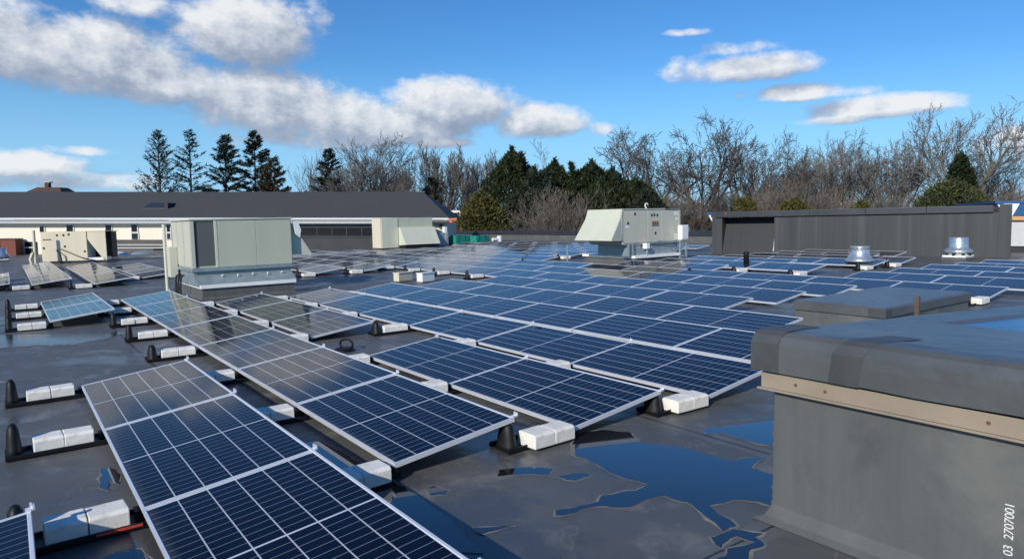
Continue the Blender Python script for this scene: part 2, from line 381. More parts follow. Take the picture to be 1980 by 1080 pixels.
PUD = {
 'big': [(3.85, 3.34), (3.59, 3.36), (3.38, 3.3), (3.21, 3.32), (3.08, 3.35), (3.07, 3.21), (3.16, 2.99), (3.09, 2.9), (3.16, 2.59), (3.11, 2.56), (3.06, 2.61), (3.08, 2.72), (3.03, 2.86), (2.91, 3.0), (2.93, 3.15), (2.9, 3.27), (2.75, 3.31), (2.58, 3.26), (2.45, 3.22), (2.36, 3.16), (2.35, 3.24), (2.34, 3.29), (2.42, 3.32), (2.54, 3.35), (2.61, 3.4), (2.58, 3.56), (2.47, 3.67), (2.38, 3.69), (2.67, 4.14), (2.84, 4.14), (2.88, 4.26), (2.9, 4.5), (2.91, 4.38), (2.99, 4.29), (3.0, 4.14), (3.18, 4.12), (3.32, 4.13), (3.53, 4.05), (3.72, 3.94), (3.96, 4.06), (4.04, 4.0), (4.16, 3.96), (4.2, 3.69)],
 'r2': [(3.62, 4.57), (3.52, 4.52), (3.45, 4.63), (3.21, 4.63), (2.99, 4.64), (3.39, 5.25), (3.47, 5.01), (3.55, 4.77)],
 'oval': [(3.58, 2.98), (3.5, 2.98), (3.45, 3.03), (3.45, 3.15), (3.5, 3.17), (3.57, 3.1)],
 'sliver': [(3.27, 2.08), (3.21, 2.18), (3.16, 2.3), (3.16, 2.25), (3.17, 2.15), (3.18, 2.08)],
 'br': [(2.34, 3.04), (2.34, 3.23), (2.26, 3.27), (2.19, 3.31), (2.2, 3.25), (2.11, 3.21), (2.12, 3.1), (2.08, 3.0), (2.03, 2.88), (2.17, 2.71), (2.18, 2.93), (2.2, 3.0), (2.17, 3.07), (2.17, 3.19), (2.27, 3.16), (2.23, 2.99)],
 'spot': [(3.97, 2.15), (3.98, 2.22), (3.86, 2.26), (3.81, 2.2), (3.85, 2.13)],
 'left': [(14.9, -.62), (14.64, -.19), (14.3, .24), (13.96, .74), (13.63, 1.3), (13.3, 1.5), (12.8, 1.2), (12.6, .8), (12.69, .5), (12.89, .2), (13.08, -.19), (13.2, -.56)],
 'lb': [(5.88, .45), (5.83, .52), (5.65, .55), (5.44, .53), (5.56, .48), (5.34, .45), (5.43, .4)],
 'lb2': [(4.22, .29), (4.27, .35), (4.26, .43), (4.23, .49), (4.12, .5), (3.98, .5), (4.05, .29)],
 'wide': [(10.6, -.9), (10.4, -.3), (10.0, -.1), (9.8, -.5), (9.9, -1.1), (10.3, -1.3)],
 'mid': [(3.95, 2.75), (3.85, 2.95), (3.72, 3.05), (3.66, 2.95), (3.78, 2.8), (3.86, 2.66)],
 'row': [(2.9, 1.66), (2.7, 1.9), (2.2, 2.0), (1.6, 1.95), (1.2, 1.8), (1.4, 1.65), (2.2, 1.6)],
 'far': [(8.9, 3.15), (8.5, 3.3), (8.1, 3.25), (8.2, 3.1), (8.6, 3.05)],
 'aisle': [(17.2, 8.2), (16.9, 9.0), (16.6, 8.8), (16.7, 7.9), (17.0, 7.4)],
 'gap': [(5.6, 1.62), (5.2, 1.75), (4.6, 1.7), (4.0, 1.8), (3.2, 1.75), (3.0, 1.95), (3.6, 2.06), (4.6, 2.03), (5.4, 1.98)]}
def ragged(poly, amp):
    out = []; n = len(poly)
    for i in range(n):
        a = Vector((*poly[i], 0)); b = Vector((*poly[(i + 1) % n], 0)); k = max(2, int((b - a).length / .035))
        for j in range(k):
            q = a.lerp(b, j / k); d = noise.noise(q * 9) * amp + noise.noise(q * 31) * amp * .45
            e = noise.noise(q * 9 + Vector((9, 4, 2))) * amp
            out.append((q.x + d, q.y + e))
    return out
for k, poly in PUD.items():
    pts = ragged(poly, .028 if k != 'left' else .12)
    mb = MB(); mb.quad(*[(-u, v, .005) for u, v in pts]); structure(mb.build('puddle', 'damp' if k in ('left', 'wide', 'aisle') else 'water', M=deckM(0, 0)))
    area = sum(pts[i][0] * pts[(i + 1) % len(pts)][1] - pts[(i + 1) % len(pts)][0] * pts[i][1] for i in range(len(pts))); sg = 1 if area > 0 else -1
    rim = MB(); m_ = len(pts)
    for i in range(m_):
        a = Vector((*pts[i - 1], 0)); b_ = Vector((*pts[(i + 1) % m_], 0)); tn = (b_ - a).normalized() if (b_ - a).length > 1e-6 else Vector((1, 0, 0)); nr = Vector((tn.y, -tn.x, 0)) * sg
        q = Vector((*pts[i], 0)); w0 = .004 + .030 * max(0, noise.noise(q * 5 + Vector((3, 3, 3))) + .35) ** 1.5; o_ = q + nr * w0; i_ = q - nr * .012
        rim.v += [(-o_.x, o_.y, .0022), (-i_.x, i_.y, .0026)]
    for i in range(m_): j = (i + 1) % m_; rim.f.append((2 * i, 2 * j, 2 * j + 1, 2 * i + 1))
    structure(rim.build('silt', 'silt', M=deckM(0, 0), fixn=False))

# ------------------------------------------------------------------ solar field
TILT = .1259; PW = 1.04; PL = 1.985; ZLOW = .088
fr = MB()
fr.rings([(0, PL, 0, PW, 0), (0, PL, 0, PW, .035), (.015, PL - .015, .015, PW - .015, .035), (.015, PL - .015, .015, PW - .015, .028), (.03, PL - .03, .03, PW - .03, .0)], close=True)
fr_me = fr.mesh('frame', 'aluminium', bev=0)
gl = MB(); gl.quad((.009, .009, .030), (PL - .009, .009, .030), (PL - .009, PW - .009, .030), (.009, PW - .009, .030))
gl_me = gl.mesh('glass', 'cells', fixn=False)
uvl = gl_me.uv_layers.new(name='UVMap')
for i, (a, b) in enumerate(((0, 0), (PL, 0), (PL, 1.02), (0, 1.02))): uvl.data[i].uv = (a, b)
gl.f = [tuple(reversed(gl.f[0]))]; gl.v = [(x, y, .024) for x, y, z in gl.v]
bk_me = gl.mesh('back_sheet', 'back_sheet', fixn=False)
proto_panel = None
def panelM(u_near, v, dz=0.0, jit=0.0):
    # local x runs towards -u, so the origin is the far end of the panel
    return deckM(u_near + PL + .0075, v, ZLOW + dz) @ Matrix.Rotation(TILT + random.uniform(-jit, jit), 4, 'X') @ Matrix.Rotation(random.uniform(-jit, jit), 4, 'Y')
def panel(u_near, v, label, group, dz=0.0):
    global proto_panel
    M = panelM(u_near, v, dz, .0035)
    if proto_panel is None:
        proto_panel = thing('solar_panel', label, 'solar panel', M, group)
        link('frame', fr_me, proto_panel); link('glass', gl_me, proto_panel); link('back_sheet', bk_me, proto_panel)
        return proto_panel
    return copy_tree(proto_panel, M, label, group)

# mounting tray: local y=0 at the panel's low edge; the tower stands at y=-.58 under the next row's high edge
tr = MB(); tr.box(-.13, .13, -.66, .06, .006, .022); tr.box(-.13, -.115, -.66, .06, .022, .045); tr.box(.115, .13, -.66, .06, .022, .045)
tray_me = tr.mesh('tray', 'black_plastic', bev=.004)
tw = MB(); prof = [(.115, .0), (.105, .03), (.092, .09), (.080, .14), (.066, .178), (.042, .200), (.012, .206)]
tw.lathe([(r, z) for r, z in prof], 14)
tw.v = [(x * .95, y * .62 - .585, z + .012) for x, y, z in tw.v]
tower_me = tw.mesh('tower', 'black_plastic', smooth=True)
sup = MB(); sup.box(-.05, .05, -.02, .05, .02, .088); support_me = sup.mesh('low_clip', 'black_plastic', bev=.004)
bl = MB(); bl.prism([(-.108, 0), (.108, 0), (.108, .094), (.082, .112), (-.082, .112), (-.108, .094)], 'y', 0, .206)
block_mes = []
for sd in range(4):
    me = bl.mesh('concrete_block', 'concrete', bev=.006)
    for vtx in me.vertices:
        q = noise.noise_vector(vtx.co * 14 + Vector((sd * 7, 0, 0))); vtx.co += q * .004
    block_mes.append(me)
tw2 = MB(); tw2.lathe([(.088, 0), (.078, .06), (.066, .15), (.056, .215), (.034, .252), (.012, .262)], 14); tw2.v = [(x, y * .7 - .60, z + .012) for x, y, z in tw2.v]
tower_tall_me = tw2.mesh('tower', 'black_plastic', smooth=True)
proto_tray = None; nblock = 0
def tray(u, v, label, where, blocks=2, xoff=0.0, yoff=0.0, tall=False):
    global proto_tray, nblock
    M = deckM(u, v, 0, random.uniform(-.03, .03))
    if proto_tray is None:
        proto_tray = thing('mounting_foot', label, 'mounting foot', M, 'black mounting feet under the panels')
        link('tray', tray_me, proto_tray); link('tower', tower_me, proto_tray); link('low_clip', support_me, proto_tray)
        t = proto_tray
    else: t = copy_tree(proto_tray, M, label, 'black mounting feet under the panels')
    for ch in t.children:
        if ch.name.startswith('tower'): ch.data = tower_tall_me if tall else tower_me
    for k in range(blocks):
        o = link('concrete_block', block_mes[nblock % 4], None, M @ Matrix.Translation((random.uniform(-.008, .008) + xoff, -.478 + k * .211 + yoff, .024)) @ Matrix.Rotation(random.uniform(-.03, .03), 4, 'Z'))
        nblock += 1
        tag(o, '%s white block %s' % ('left' if k == 0 else 'right', where), 'concrete block', 'white ballast blocks on the mounting feet')
    return t

VROW = {-1: -1.02, 0: .537, 1: 2.062, 2: 3.63, 3: 5.222, 4: 6.768, 5: 8.388, 6: 10.049, 7: 11.744, 8: 13.368, 9: 14.927, 10: 16.541, 11: 18.127, 12: 19.692, 13: 21.28, 14: 22.88, 15: 24.48, 16: 26.08, 17: 27.68}
DZ = {0: .03, 1: .01, 2: -.03, 3: -.03, 4: 0, 5: .0, 6: -.015, 7: -.03, 8: -.02, 9: -.02, 10: .02, 11: .02, 12: .03}
# (row, near end u, count, what the row is called, group, seams that show a foot)
SEG = [
 (-1, .55, 2, 'row cut by the bottom left corner', 'near', 'all'), (-1, 25.1, 3, 'row cut by the left picture edge', 'left', 'near'),
 (0, .425, 4, 'leftmost front row', 'near', 'all'), (0, 14.87, 2, 'short row left of the walkway', 'left', 'all'), (0, 25.1, 7, 'far left row before the beige unit', 'left', 'near'),
 (1, 4.226, 7, 'second front row from the left', 'near', 'all'), (1, 24.1, 6, 'far left row mirroring the beige unit', 'left', 'near'),
 (2, 4.127, 2, 'third row before its missing panel', 'near', 'all'), (2, 10.127, 3, 'third row behind its missing panel', 'near', 'all'), (2, 26.3, 4, 'far left row beside the big unit', 'left', 'near'),
 (3, 4.039, 6, 'fourth row from the left', 'near', 'all'),
 (4, 1.798, 7, 'fifth row beside the big curb', 'near', 'all'),
 (5, 5.594, 5, 'sixth row from the left', 'near', 'some'), (5, 22.6, 8, 'first row beyond the walkway', 'far', 'near'),
 (6, 7.569, 4, 'seventh row from the small curb', 'near', 'some'), (6, 22.5, 8, 'second row beyond the walkway', 'far', 'near'),
 (7, 7.527, 16, 'long eighth row', 'near', 'far'),
 (8, 7.345, 16, 'long ninth row', 'near', 'none'),
 (9, 5.12, 16, 'long tenth row', 'near', 'near'),
 (10, 4.876, 2, 'first right edge row', 'right', 'none'), (10, 12.876, 2, 'row in front of the hooded unit', 'wall', 'near'), (10, 20.876, 7, 'row starting beside the thin pole', 'far', 'near'),
 (11, 4.677, 2, 'second right edge row', 'right', 'none'), (11, 10.677, 3, 'front row before the dark wall', 'wall', 'all'), (11, 22.677, 6, 'row behind the thin pole', 'far', 'near'),
 (12, 4.54, 2, 'third right edge row', 'right', 'none'), (12, 12.54, 2, 'second row before the dark wall', 'wall', 'none'), (12, 22.54, 6, 'row left of the hooded unit', 'far', 'near'),
 (13, 4.4, 2, 'fourth right edge row', 'right', 'none'), (13, 10.4, 3, 'row between the two round vents', 'wall', 'near'), (13, 22.4, 6, 'first row behind the hooded unit', 'far', 'near'),
 (14, 4.3, 2, 'last right edge row', 'right', 'none'), (14, 10.3, 3, 'row ending beside the right round vent', 'wall', 'near'), (14, 22.3, 6, 'second row behind the hooded unit', 'far', 'none'),
 (15, 12.2, 2, 'short row against the dark wall', 'wall', 'none'), (15, 22.3, 9, 'third row behind the hooded unit', 'far', 'none'),
 (16, 12.0, 2, 'last row against the dark wall', 'wall', 'near'), (16, 22.2, 9, 'fourth row behind the hooded unit', 'far', 'none'), (17, 22.2, 8, 'last row before the far parapet', 'far', 'none')]
GRP = {'near': 'solar panels in the long rows', 'left': 'solar panels at the far left', 'far': 'solar panels beyond the walkway', 'right': 'solar panels at the right edge', 'wall': 'solar panels before the dark wall'}
for (r, u0, n, rn, gk, feet) in SEG:
    v = VROW[r]; dz = DZ.get(r, 0)
    for k in range(n):
        which = 'solar panel at the near end' if k == 0 else 'solar panel at the far end' if k == n - 1 else '%s solar panel from the near end' % ORD[k + 1]
        panel(u0 + 2 * k, v, '%s, %s' % (which, rn), GRP[gk], dz)
    ks = {'all': range(n + 1), 'near': [0], 'none': [], 'far': list(range(4, 9)), 'some': [0, n - 1, n]}[feet]
    for k in ks:
        off = .22 if r == 0 and u0 < 10 else (-.10 if k == n else .17 if k == 0 else 0)
        wh = 'at the near end of the %s' % rn if k == 0 else 'at the far end of the %s' % rn if k == n else 'at the %s seam of the %s' % (ORD[k], rn)
        if r == 0 and u0 < 10 and k == 0: continue
        tray(u0 + 2 * k + off, v, 'black mounting foot %s' % wh, wh, xoff=.11 if k == 0 else 0, tall=(r <= 0 or (r, k) in ((1, 4), (1, 5), (1, 6), (7, 5), (7, 6), (7, 7)) or feet == 'near'))
# feet of the far left rows stand close together beside the short row
for i, uu in enumerate((16.0, 17.6)):
    pass
o = MB().box(-.012, .012, 0, .24, .026, .040); tag(o.build('plastic_strip', 'red_plastic', M=deckM(4.52, .30, 0)), 'thin red strip under the large white block at the lower left', 'strip')
# end clamps that stick up at the seams of the near rows
cl = MB(); cl.box(-.018, .018, -.012, .034, 0, .012); cl.box(-.006, .006, .012, .024, .012, .040); cl.box(-.018, .018, .026, .034, .006, .030)
clamp_me = cl.mesh('panel_clamp', 'aluminium')
for (r, u0, n, rn, gk, feet) in SEG[:1] + [s for s in SEG if s[0] in (0, 1, 2, 3) and s[4] == 'near']:
    for k in range(1 if u0 < 2 else 0, n + 1):
        M = deckM(u0 + 2 * k, VROW[r], ZLOW + DZ.get(r, 0)) @ Matrix.Rotation(TILT, 4, 'X') @ Matrix.Translation((0, PW - .012, .0365))
        o = link('panel_clamp', clamp_me, None, M)
        wh = 'near end' if k == 0 else 'far end' if k == n else '%s seam' % ORD[k]
        tag(o, 'metal clamp, %s, high edge of %s' % (wh, rn), 'clamp', 'clamps on the panel edges')

# ------------------------------------------------------------------ big foreground curb (local x=-u, y=v)
root = thing('roof_curb', 'big grey membrane wrapped curb with tan metal strip, filling the lower right', 'roof curb', deckM(0, 0))
ux0, ux1, vy0, vy1 = -2.36, 1.4, 3.44, 6.55      # the left side is skewed later
b = MB()
b.rings([(ux0 + .00, ux1, vy0 + .005, vy1, .004), (ux0 + .05, ux1 - .03, vy0 + .045, vy1 - .05, .03), (ux0 + .08, ux1 - .06, vy0 + .068, vy1 - .08, .10), (ux0 + .085, ux1 - .065, vy0 + .072, vy1 - .085, .93)])
b.build('wall', 'membrane', root, smooth=False)
c = MB(); hx, hy = -1.98, 4.43
prof = [(0, 0, .90), (-.004, 0, 1.0), (0, .002, 1.055), (.022, .025, 1.10), (.06, .06, 1.122), (.14, .14, 1.130)]
rects = [(ux0 + a, ux1 - a, vy0 + q, vy1 - q, z) for a, q, z in prof]
rects += [(hx - .04, ux1 - .62, hy - .04, vy1 - .62, 1.128), (hx, ux1 - .66, hy, vy1 - .66, 1.115), (hx, ux1 - .66, hy, vy1 - .66, .94), (ux0 + .08, ux1 - .08, vy0 + .07, vy1 - .08, .90)]
c.rings(rects, close=True); cap = c.build('coping', 'cap', root)
def crumple(o, cuts, amp, sc_):
    bm = bmesh.new(); bm.from_mesh(o.data); bmesh.ops.subdivide_edges(bm, edges=[e for e in bm.edges if e.calc_length() > .25], cuts=cuts, use_grid_fill=True)
    for vt in bm.verts:
        q = noise.noise_vector(vt.co * sc_) + noise.noise_vector(vt.co * sc_ * 3.1) * .4; vt.co += q * amp
    bm.to_mesh(o.data); bm.free()
crumple(cap, 16, .0055, 3.2)
# overlapped membrane patches, 2-3 mm proud of the coping
for (xa, xb) in ((ux0 - .006, ux0 + .17), (-1.90, -1.74)):
    pm = MB()
    pr_ = [(vy0 - .003, .897), (vy0 - .003, 1.055), (vy0 + .022, 1.103), (vy0 + .058, 1.126), (vy0 + .14, 1.134), (vy0 + .30, 1.1345)]
    for i in range(len(pr_) - 1):
        (ya, za), (yb, zb) = pr_[i], pr_[i + 1]
        sk = .0 if xa < -2.2 else .02
        pm.quad((xa + sk * i, ya, za), (xb + sk * i, ya, za), (xb + sk * (i + 1), yb, zb), (xa + sk * (i + 1), yb, zb))
    pm.build('membrane_patch', 'patch', root)
def skew(o):
    for vt in o.data.vertices:
        if vt.co.x < -1.2: vt.co.x += .27 * max(0, vt.co.y - vy0)
for o in list(root.children): skew(o)
s = MB(); s.box(ux0 + .035, ux1 - .03, vy0 + .028, vy0 + .070, .795, .885); s.box(ux0 + .035, ux0 + .08, vy0 + .07, vy1 - .1, .795, .885)
s.box(ux0 + .02, ux1 - .03, vy0 + .014, vy0 + .030, .783, .795)
st = s.build('metal_strip', 'tan_strip', root, bev=.003); skew(st)
for (xx, zz) in ((-2.10, .842), (-1.93, .838), (-1.17, .842)):
    q = MB(); q.lathe([(.008, -.001), (.009, .003), (.006, .006)], 10); q.build('bolt', 'rust', st, Matrix.Translation((xx, vy0 + .028, zz)) @ Matrix.Rotation(pi / 2, 4, 'X'))
pan = MB(); pan.box(hx - .02, ux1 - .64, hy - .02, vy1 - .64, .935, .955); skew(pan.build('recess_floor', 'cap', root))
wf = MB(); wf.quad((hx + .001, hy + .001, 1.1125), (ux1 - .662, hy + .001, 1.1125), (ux1 - .662, vy1 - .662, 1.1125), (hx + .001, vy1 - .662, 1.1125)); skew(wf.build('recess_sheet', 'blue_pane', root))  # flat sheet filling the recess near its rim, blue set as base colour
# stencilled number, reading upwards
fc = bpy.data.curves.new('txt', 'FONT'); fc.body = '03  2707001'; fc.size = .052; fc.extrude = .0004; fc.space_character = .93
to = bpy.data.objects.new('txt', fc); COL.objects.link(to)
bpy.context.view_layer.update()
tme = bpy.data.meshes.new_from_object(to.evaluated_get(bpy.context.evaluated_depsgraph_get())); bpy.data.objects.remove(to)
tme.materials.clear(); tme.materials.append(MATS['white_plastic'])
link('stencil_number', tme, root, Matrix.Translation((-1.072, vy0 + .0655, .248)) @ Matrix.Rotation(pi / 2, 4, 'X') @ Matrix.Rotation(pi / 2, 4, 'Z'))

# lower curb behind it
root = thing('roof_curb', 'low dark membrane curb between the panels behind the big curb', 'roof curb', deckM(0, 0))
ux0, ux1, vy0, vy1 = -6.2, -4.75, 10.12, 13.1
b = MB(); b.rings([(ux0 - .03, ux1 + .03, vy0 - .03, vy1 + .03, .004), (ux0 + .03, ux1 - .03, vy0 + .03, vy1 - .03, .06), (ux0 + .03, ux1 - .03, vy0 + .03, vy1 - .03, .26)]); b.build('wall', 'membrane', root)
c = MB(); c.rings([(ux0 + .03, ux1 - .03, vy0 + .03, vy1 - .03, .25), (ux0, ux1, vy0, vy1, .25), (ux0, ux1, vy0, vy1, .37), (ux0 + .03, ux1 - .03, vy0 + .03, vy1 - .03, .395), (ux0 + .3, ux1 - .3, vy0 + .3, vy1 - .3, .40), (ux0 + .7, ux1 - .7, vy0 + 1.2, vy1 - 1.2, .40)]); 
c.f.append(tuple(len(c.v) - 4 + k for k in range(4))); c.build('coping', 'cap', root)
pm = MB(); pm.box(ux1 - .25, ux1 + .003, vy0 - .003, vy0 + .2, .247, .372); pm.build('membrane_patch', 'patch', root)
o = MB().box(-.028, .028, -.028, .028, 0, .64); o.box(-.045, .045, -.045, .045, .0, .012)
tag(o.build('steel_post', 'brown_metal', M=deckM(4.18, 9.78), bev=.004), 'short brown square post standing by the low curb', 'post')

# ------------------------------------------------------------------ rooftop units
# unit 1: big grey green unit at the left (x=-u)
root = thing('rooftop_unit', 'big grey green rooftop unit on a galvanised curb, left of centre', 'rooftop unit', deckM(0, 0))
fx, bx, ya, yb = -18.25, -20.7, 3.634, 6.19                                    # front plane, back plane, left, right
b = MB(); b.box(bx, fx - .03, ya + .03, yb - .05, .74, 1.93); b.build('body', 'rtu_green', root, bev=.01)
b = MB(); b.box(bx - .03, fx + .02, ya - .02, yb - .0, 1.93, 1.965); b.build('top_cover', 'rtu_pale', root, bev=.008)
for (p, q, mname) in ((4.27, 5.205, 'rtu_green'), (5.209, 6.12, 'rtu_green')):
    MB().box(fx - .032, fx - .004, p, q, .745, 1.925).build('access_panel', mname, root, bev=.008)
MB().box(fx - .032, fx - .002, ya + .01, ya + .10, .745, 1.92).build('corner_post', 'rtu_grey', root, bev=.006)
MB().box(fx - .032, fx + .002, 4.20, 4.265, .745, 1.925).build('corner_post', 'rtu_pale', root, bev=.006)
MB().box(fx - .20, fx - .022, ya + .10, 4.20, .80, 1.90).build('coil_grille', 'grille', root)
MB().box(fx - .03, fx - .010, ya + .10, ya + .14, .78, 1.90).build('grille_gasket', 'dark_hole', root)
for q in range(3): MB().box(bx + .1 + q * .78, bx + .8 + q * .78, ya + .005, ya + .028, .78, 1.90).build('side_panel', 'rtu_grey', root, bev=.006)
hd = MB(); 
hd.quad((fx - .15, yb - .05, 1.86), (fx - 1.5, yb - .05, 1.86), (fx - 1.5, yb + .50, .98), (fx - .15, yb + .50, .98))
hd.quad((fx - .15, yb - .05, 1.86), (fx - .15, yb + .50, .98), (fx - .15, yb + .50, .92), (fx - .15, yb - .05, 1.0))
hd.quad((fx - 1.5, yb - .05, 1.86), (fx - 1.5, yb + .50, .98), (fx - 1.5, yb + .50, .92), (fx - 1.5, yb - .05, 1.0))
hm = hd.build('intake_hood', 'rtu_pale', root); sm_ = hm.modifiers.new('thickness', 'SOLIDIFY'); sm_.thickness = .02
MB().prism([(yb + .0, 1.86), (yb + .16, 1.80), (yb + .22, 1.62), (yb + .18, 1.42), (yb + .06, 1.52)], 'x', fx - .04, fx - .10).build('white_flap', 'white_metal', root, bev=.004)
b = MB(); b.rings([(bx + .05, fx - .10, ya + .06, yb - .1, .30), (bx + .05, fx - .10, ya + .06, yb - .1, .74)]); b.build('base_rail', 'galvanised', root)
MB().box(bx, fx + .01, ya - .01, yb - .03, .66, .738).build('base_flange', 'galvanised', root, bev=.006)
b = MB(); b.prism([(fx - .12, .58), (fx - .02, .58), (fx + .40, .36), (fx + .40, .33), (fx - .12, .33)], 'y', ya + .02, yb - .12); b.build('adapter_slope', 'galvanised', root)
MB().box(bx - .02, fx + .47, ya + .07, 6.04, .270, .355).build('white_trim', 'white_metal', root, bev=.006)
b = MB(); b.rings([(bx - .05, fx + .49, ya + .06, 6.06, .004), (bx + .02, fx + .42, ya + .12, 6.0, .06), (bx + .02, fx + .42, ya + .12, 6.0, .286)]); b.build('curb', 'membrane', root)
for q in range(5): MB().tube([(fx + .1 + .05 * (q % 2), 4.3 + q * .37, .535 - .025 * (q % 2)), (fx + .16, 4.3 + q * .37, .56)], .02, 6).build('bolt', 'white_metal', root)
MB().box(bx + .35, bx + .75, ya - .19, ya - .0, .45, 1.25).build('service_box', 'rtu_pale', root, bev=.01)
MB().tube([(bx + .2, ya - .19, .02), (bx + .2, ya - .19, 1.85)], .045, 10).build('riser_pipe', 'rtu_pale', root)
for q in range(3): MB().tube([(bx + 1.0 + q * .3, ya - .02, .55), (bx + 1.0 + q * .3, ya - .10, .5), (bx + 1.05 + q * .3, ya - .14, .2), (bx + 1.1 + q * .3, ya - .15, .02)], .025, 8).build('hose', 'black_plastic', root)

# unit 2: hooded unit right of centre
root = thing('rooftop_unit', 'pale hooded rooftop unit on a white trimmed curb, right of centre', 'rooftop unit', deckM(0, 0))
fx, bx, ya, yb = -17.5, -19.25, 17.72, 20.85
MB().box(bx, fx - .02, ya, yb, .80, 2.03).build('body', 'rtu_grey', root, bev=.01)
MB().box(bx - .02, fx + .015, ya - .02, 20.0, 2.03, 2.06).build('top_cover', 'rtu_pale', root, bev=.008)
MB().box(bx - .02, fx + .015, 20.02, yb + .02, 2.0, 2.02).build('top_cover', 'dark_metal', root)
for (p, q) in ((ya + .10, 19.02), (19.05, 19.78), (19.80, yb - .14)): MB().box(fx - .025, fx, p, q, .83, 1.99).build('access_panel', 'rtu_grey', root, bev=.008)
MB().box(fx - .025, fx + .006, ya - .006, ya + .09, .79, 2.02).build('corner_post', 'rtu_pale', root, bev=.006)
MB().box(fx - .025, fx + .006, yb - .12, yb + .006, .79, 2.0).build('corner_post', 'rtu_grey', root, bev=.006)
h = MB(); h0 = (2.04, 1.80)
h.quad((fx + .02, ya - .02, 2.03), (bx, ya - .02, 2.03), (bx - .02, ya - .12, 1.72), (fx + .02, ya - .12, 1.72))
h.quad((fx + .02, ya - .12, 1.72), (bx - .02, ya - .12, 1.72), (bx + .02, ya - .72, .94), (fx + .16, ya - .72, .94))
for xx, xt in ((fx + .02, fx + .16), (bx - .01, bx + .02)):
    h.quad((xx, ya - .02, 2.03), (xx, ya - .12, 1.72), (xt, ya - .72, .94), (xx, ya - .02, .92))
hm = h.build('intake_hood', 'rtu_pale', root); q = hm.modifiers.new('thickness', 'SOLIDIFY'); q.thickness = .018
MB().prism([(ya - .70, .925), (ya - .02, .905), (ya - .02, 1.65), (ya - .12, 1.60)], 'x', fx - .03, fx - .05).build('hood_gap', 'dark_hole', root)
MB().box(bx + .1, fx - .06, 18.1, yb - .1, .36, .795).build('base_rail', 'galvanised', root)
MB().box(bx + .02, fx + .01, ya + .1, yb + .02, .765, .805).build('base_flange', 'galvanised', root)
MB().box(-20.15, -17.34, 18.2, 20.74, .27, .37).build('white_trim', 'white_metal', root, bev=.006)
b = MB(); b.rings([(-20.2, -17.3, 18.2, 20.75, .004), (-20.1, -17.42, 18.28, 20.66, .06), (-20.1, -17.42, 18.28, 20.66, .285)]); b.build('curb', 'membrane', root)
for (p, z, w, hh) in ((20.50, 1.86, .22, .12), (20.58, 1.66, .14, .1), (20.52, .98, .16, .26), (17.92, 1.42, .16, .09)): MB().box(fx - .001, fx + .004, p, p + w, z - hh / 2, z + hh / 2).build('sticker', 'white_plastic', root)
for (p, z) in ((17.98, 1.55), (18.34, 1.88), (19.22, 1.82), (19.36, 1.83), (19.52, 1.82), (19.42, 1.16)): MB().box(fx - .001, fx + .014, p, p + .07, z - .05, z + .04).build('latch', 'dark_hole', root, bev=.003)
gp = MB().box(fx - .001, fx + .02, 19.24, 19.62, 1.42, 1.60).build('control_plate', 'tan_strip', root, bev=.004)
for q in range(3): MB().box(fx + .019, fx + .03, 19.28 + q * .11, 19.34 + q * .11, 1.46, 1.57).build('switch', 'rust', gp)
MB().box(fx + .0, fx + .2, ya + 1.05, ya + 1.22, .60, .80).build('valve_box', 'white_metal', root, bev=.01)
MB().tube([(fx + .15, ya + 1.12, .36), (fx + .15, ya + 1.12, .55)], .03, 8).build('pipe', 'galv_bright', root)
MB().tube([(fx + .05, 19.2, .80), (fx + .10, 19.6, .86), (fx + .10, 20.1, .80), (fx + .10, 20.7, .88)], .018, 6).build('conduit', 'galvanised', root)
MB().box(fx - .3, fx + .05, 18.0, 18.08, .36, .80).build('leg', 'galvanised', root); MB().box(fx - .3, fx + .05, 18.2, 18.26, .36, .80).build('leg', 'galvanised', root)
# vent cap on its back, white disconnect box with a rack
o = MB().tube([(0, .1, 0), (0, .1, .10), (0, .03, .18), (0, .06, .27), (0, .15, .29), (0, .19, .24)], .03, 8)
tag(o.build('vent_pipe', 'white_plastic', M=deckM(19.0, 20.5, 2.0)), 'small white hooked pipe on top of the pale hooded unit', 'pipe')
root = thing('disconnect_box', 'white electrical box on a short rack at the hooded unit', 'electrical box', deckM(17.3, 20.55))
MB().box(-.10, .10, .03, .42, .86, 1.42).build('box', 'white_metal', root, bev=.015); MB().box(.10, .116, .06, .39, .90, 1.38).build('door', 'white_plastic', root, bev=.01)
MB().box(.03, .07, .42, .50, 1.15, 1.34).build('handle', 'white_metal', root, bev=.006)
for yy in (.03, .38): MB().box(-.03, .03, yy, yy + .05, 0, .86).build('leg', 'galv_bright', root)
for zz in (.22, .46, .70): MB().box(-.02, .02, .08, .38, zz, zz + .05).build('rung', 'galv_bright', root)

# unit 3: far tall unit by the house
root = thing('rooftop_unit', 'far pale green rooftop unit with sloping hood before the long building', 'rooftop unit', deckM(0, 0))
fx = -41.5
MB().box(-42.9, fx, 19.85, 23.7, .05, 2.02).build('body', 'rtu_green', root, bev=.02)
MB().box(fx, fx + .04, 19.87, 21.05, .06, 2.0).build('access_panel', 'rtu_pale', root, bev=.01)
MB().box(-42.8, fx - .05, 19.82, 19.848, .06, 2.0).build('side_panel', 'rtu_tan', root, bev=.01)
h = MB(); h.prism([(fx, 1.40), (fx + .2, 1.38), (fx + .95, .25), (fx, .20)], 'y', 21.1, 23.75); h.build('intake_hood', 'rtu_pale', root, bev=.015)
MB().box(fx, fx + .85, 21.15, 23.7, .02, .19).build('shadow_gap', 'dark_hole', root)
MB().box(-42.8, fx + .1, 23.75, 24.9, .02, .95).build('condenser', 'galvanised', root, bev=.02)
MB().box(-41.7, -41.4, 24.6, 24.8, 0, 1.35).build('post', 'white_metal', root)
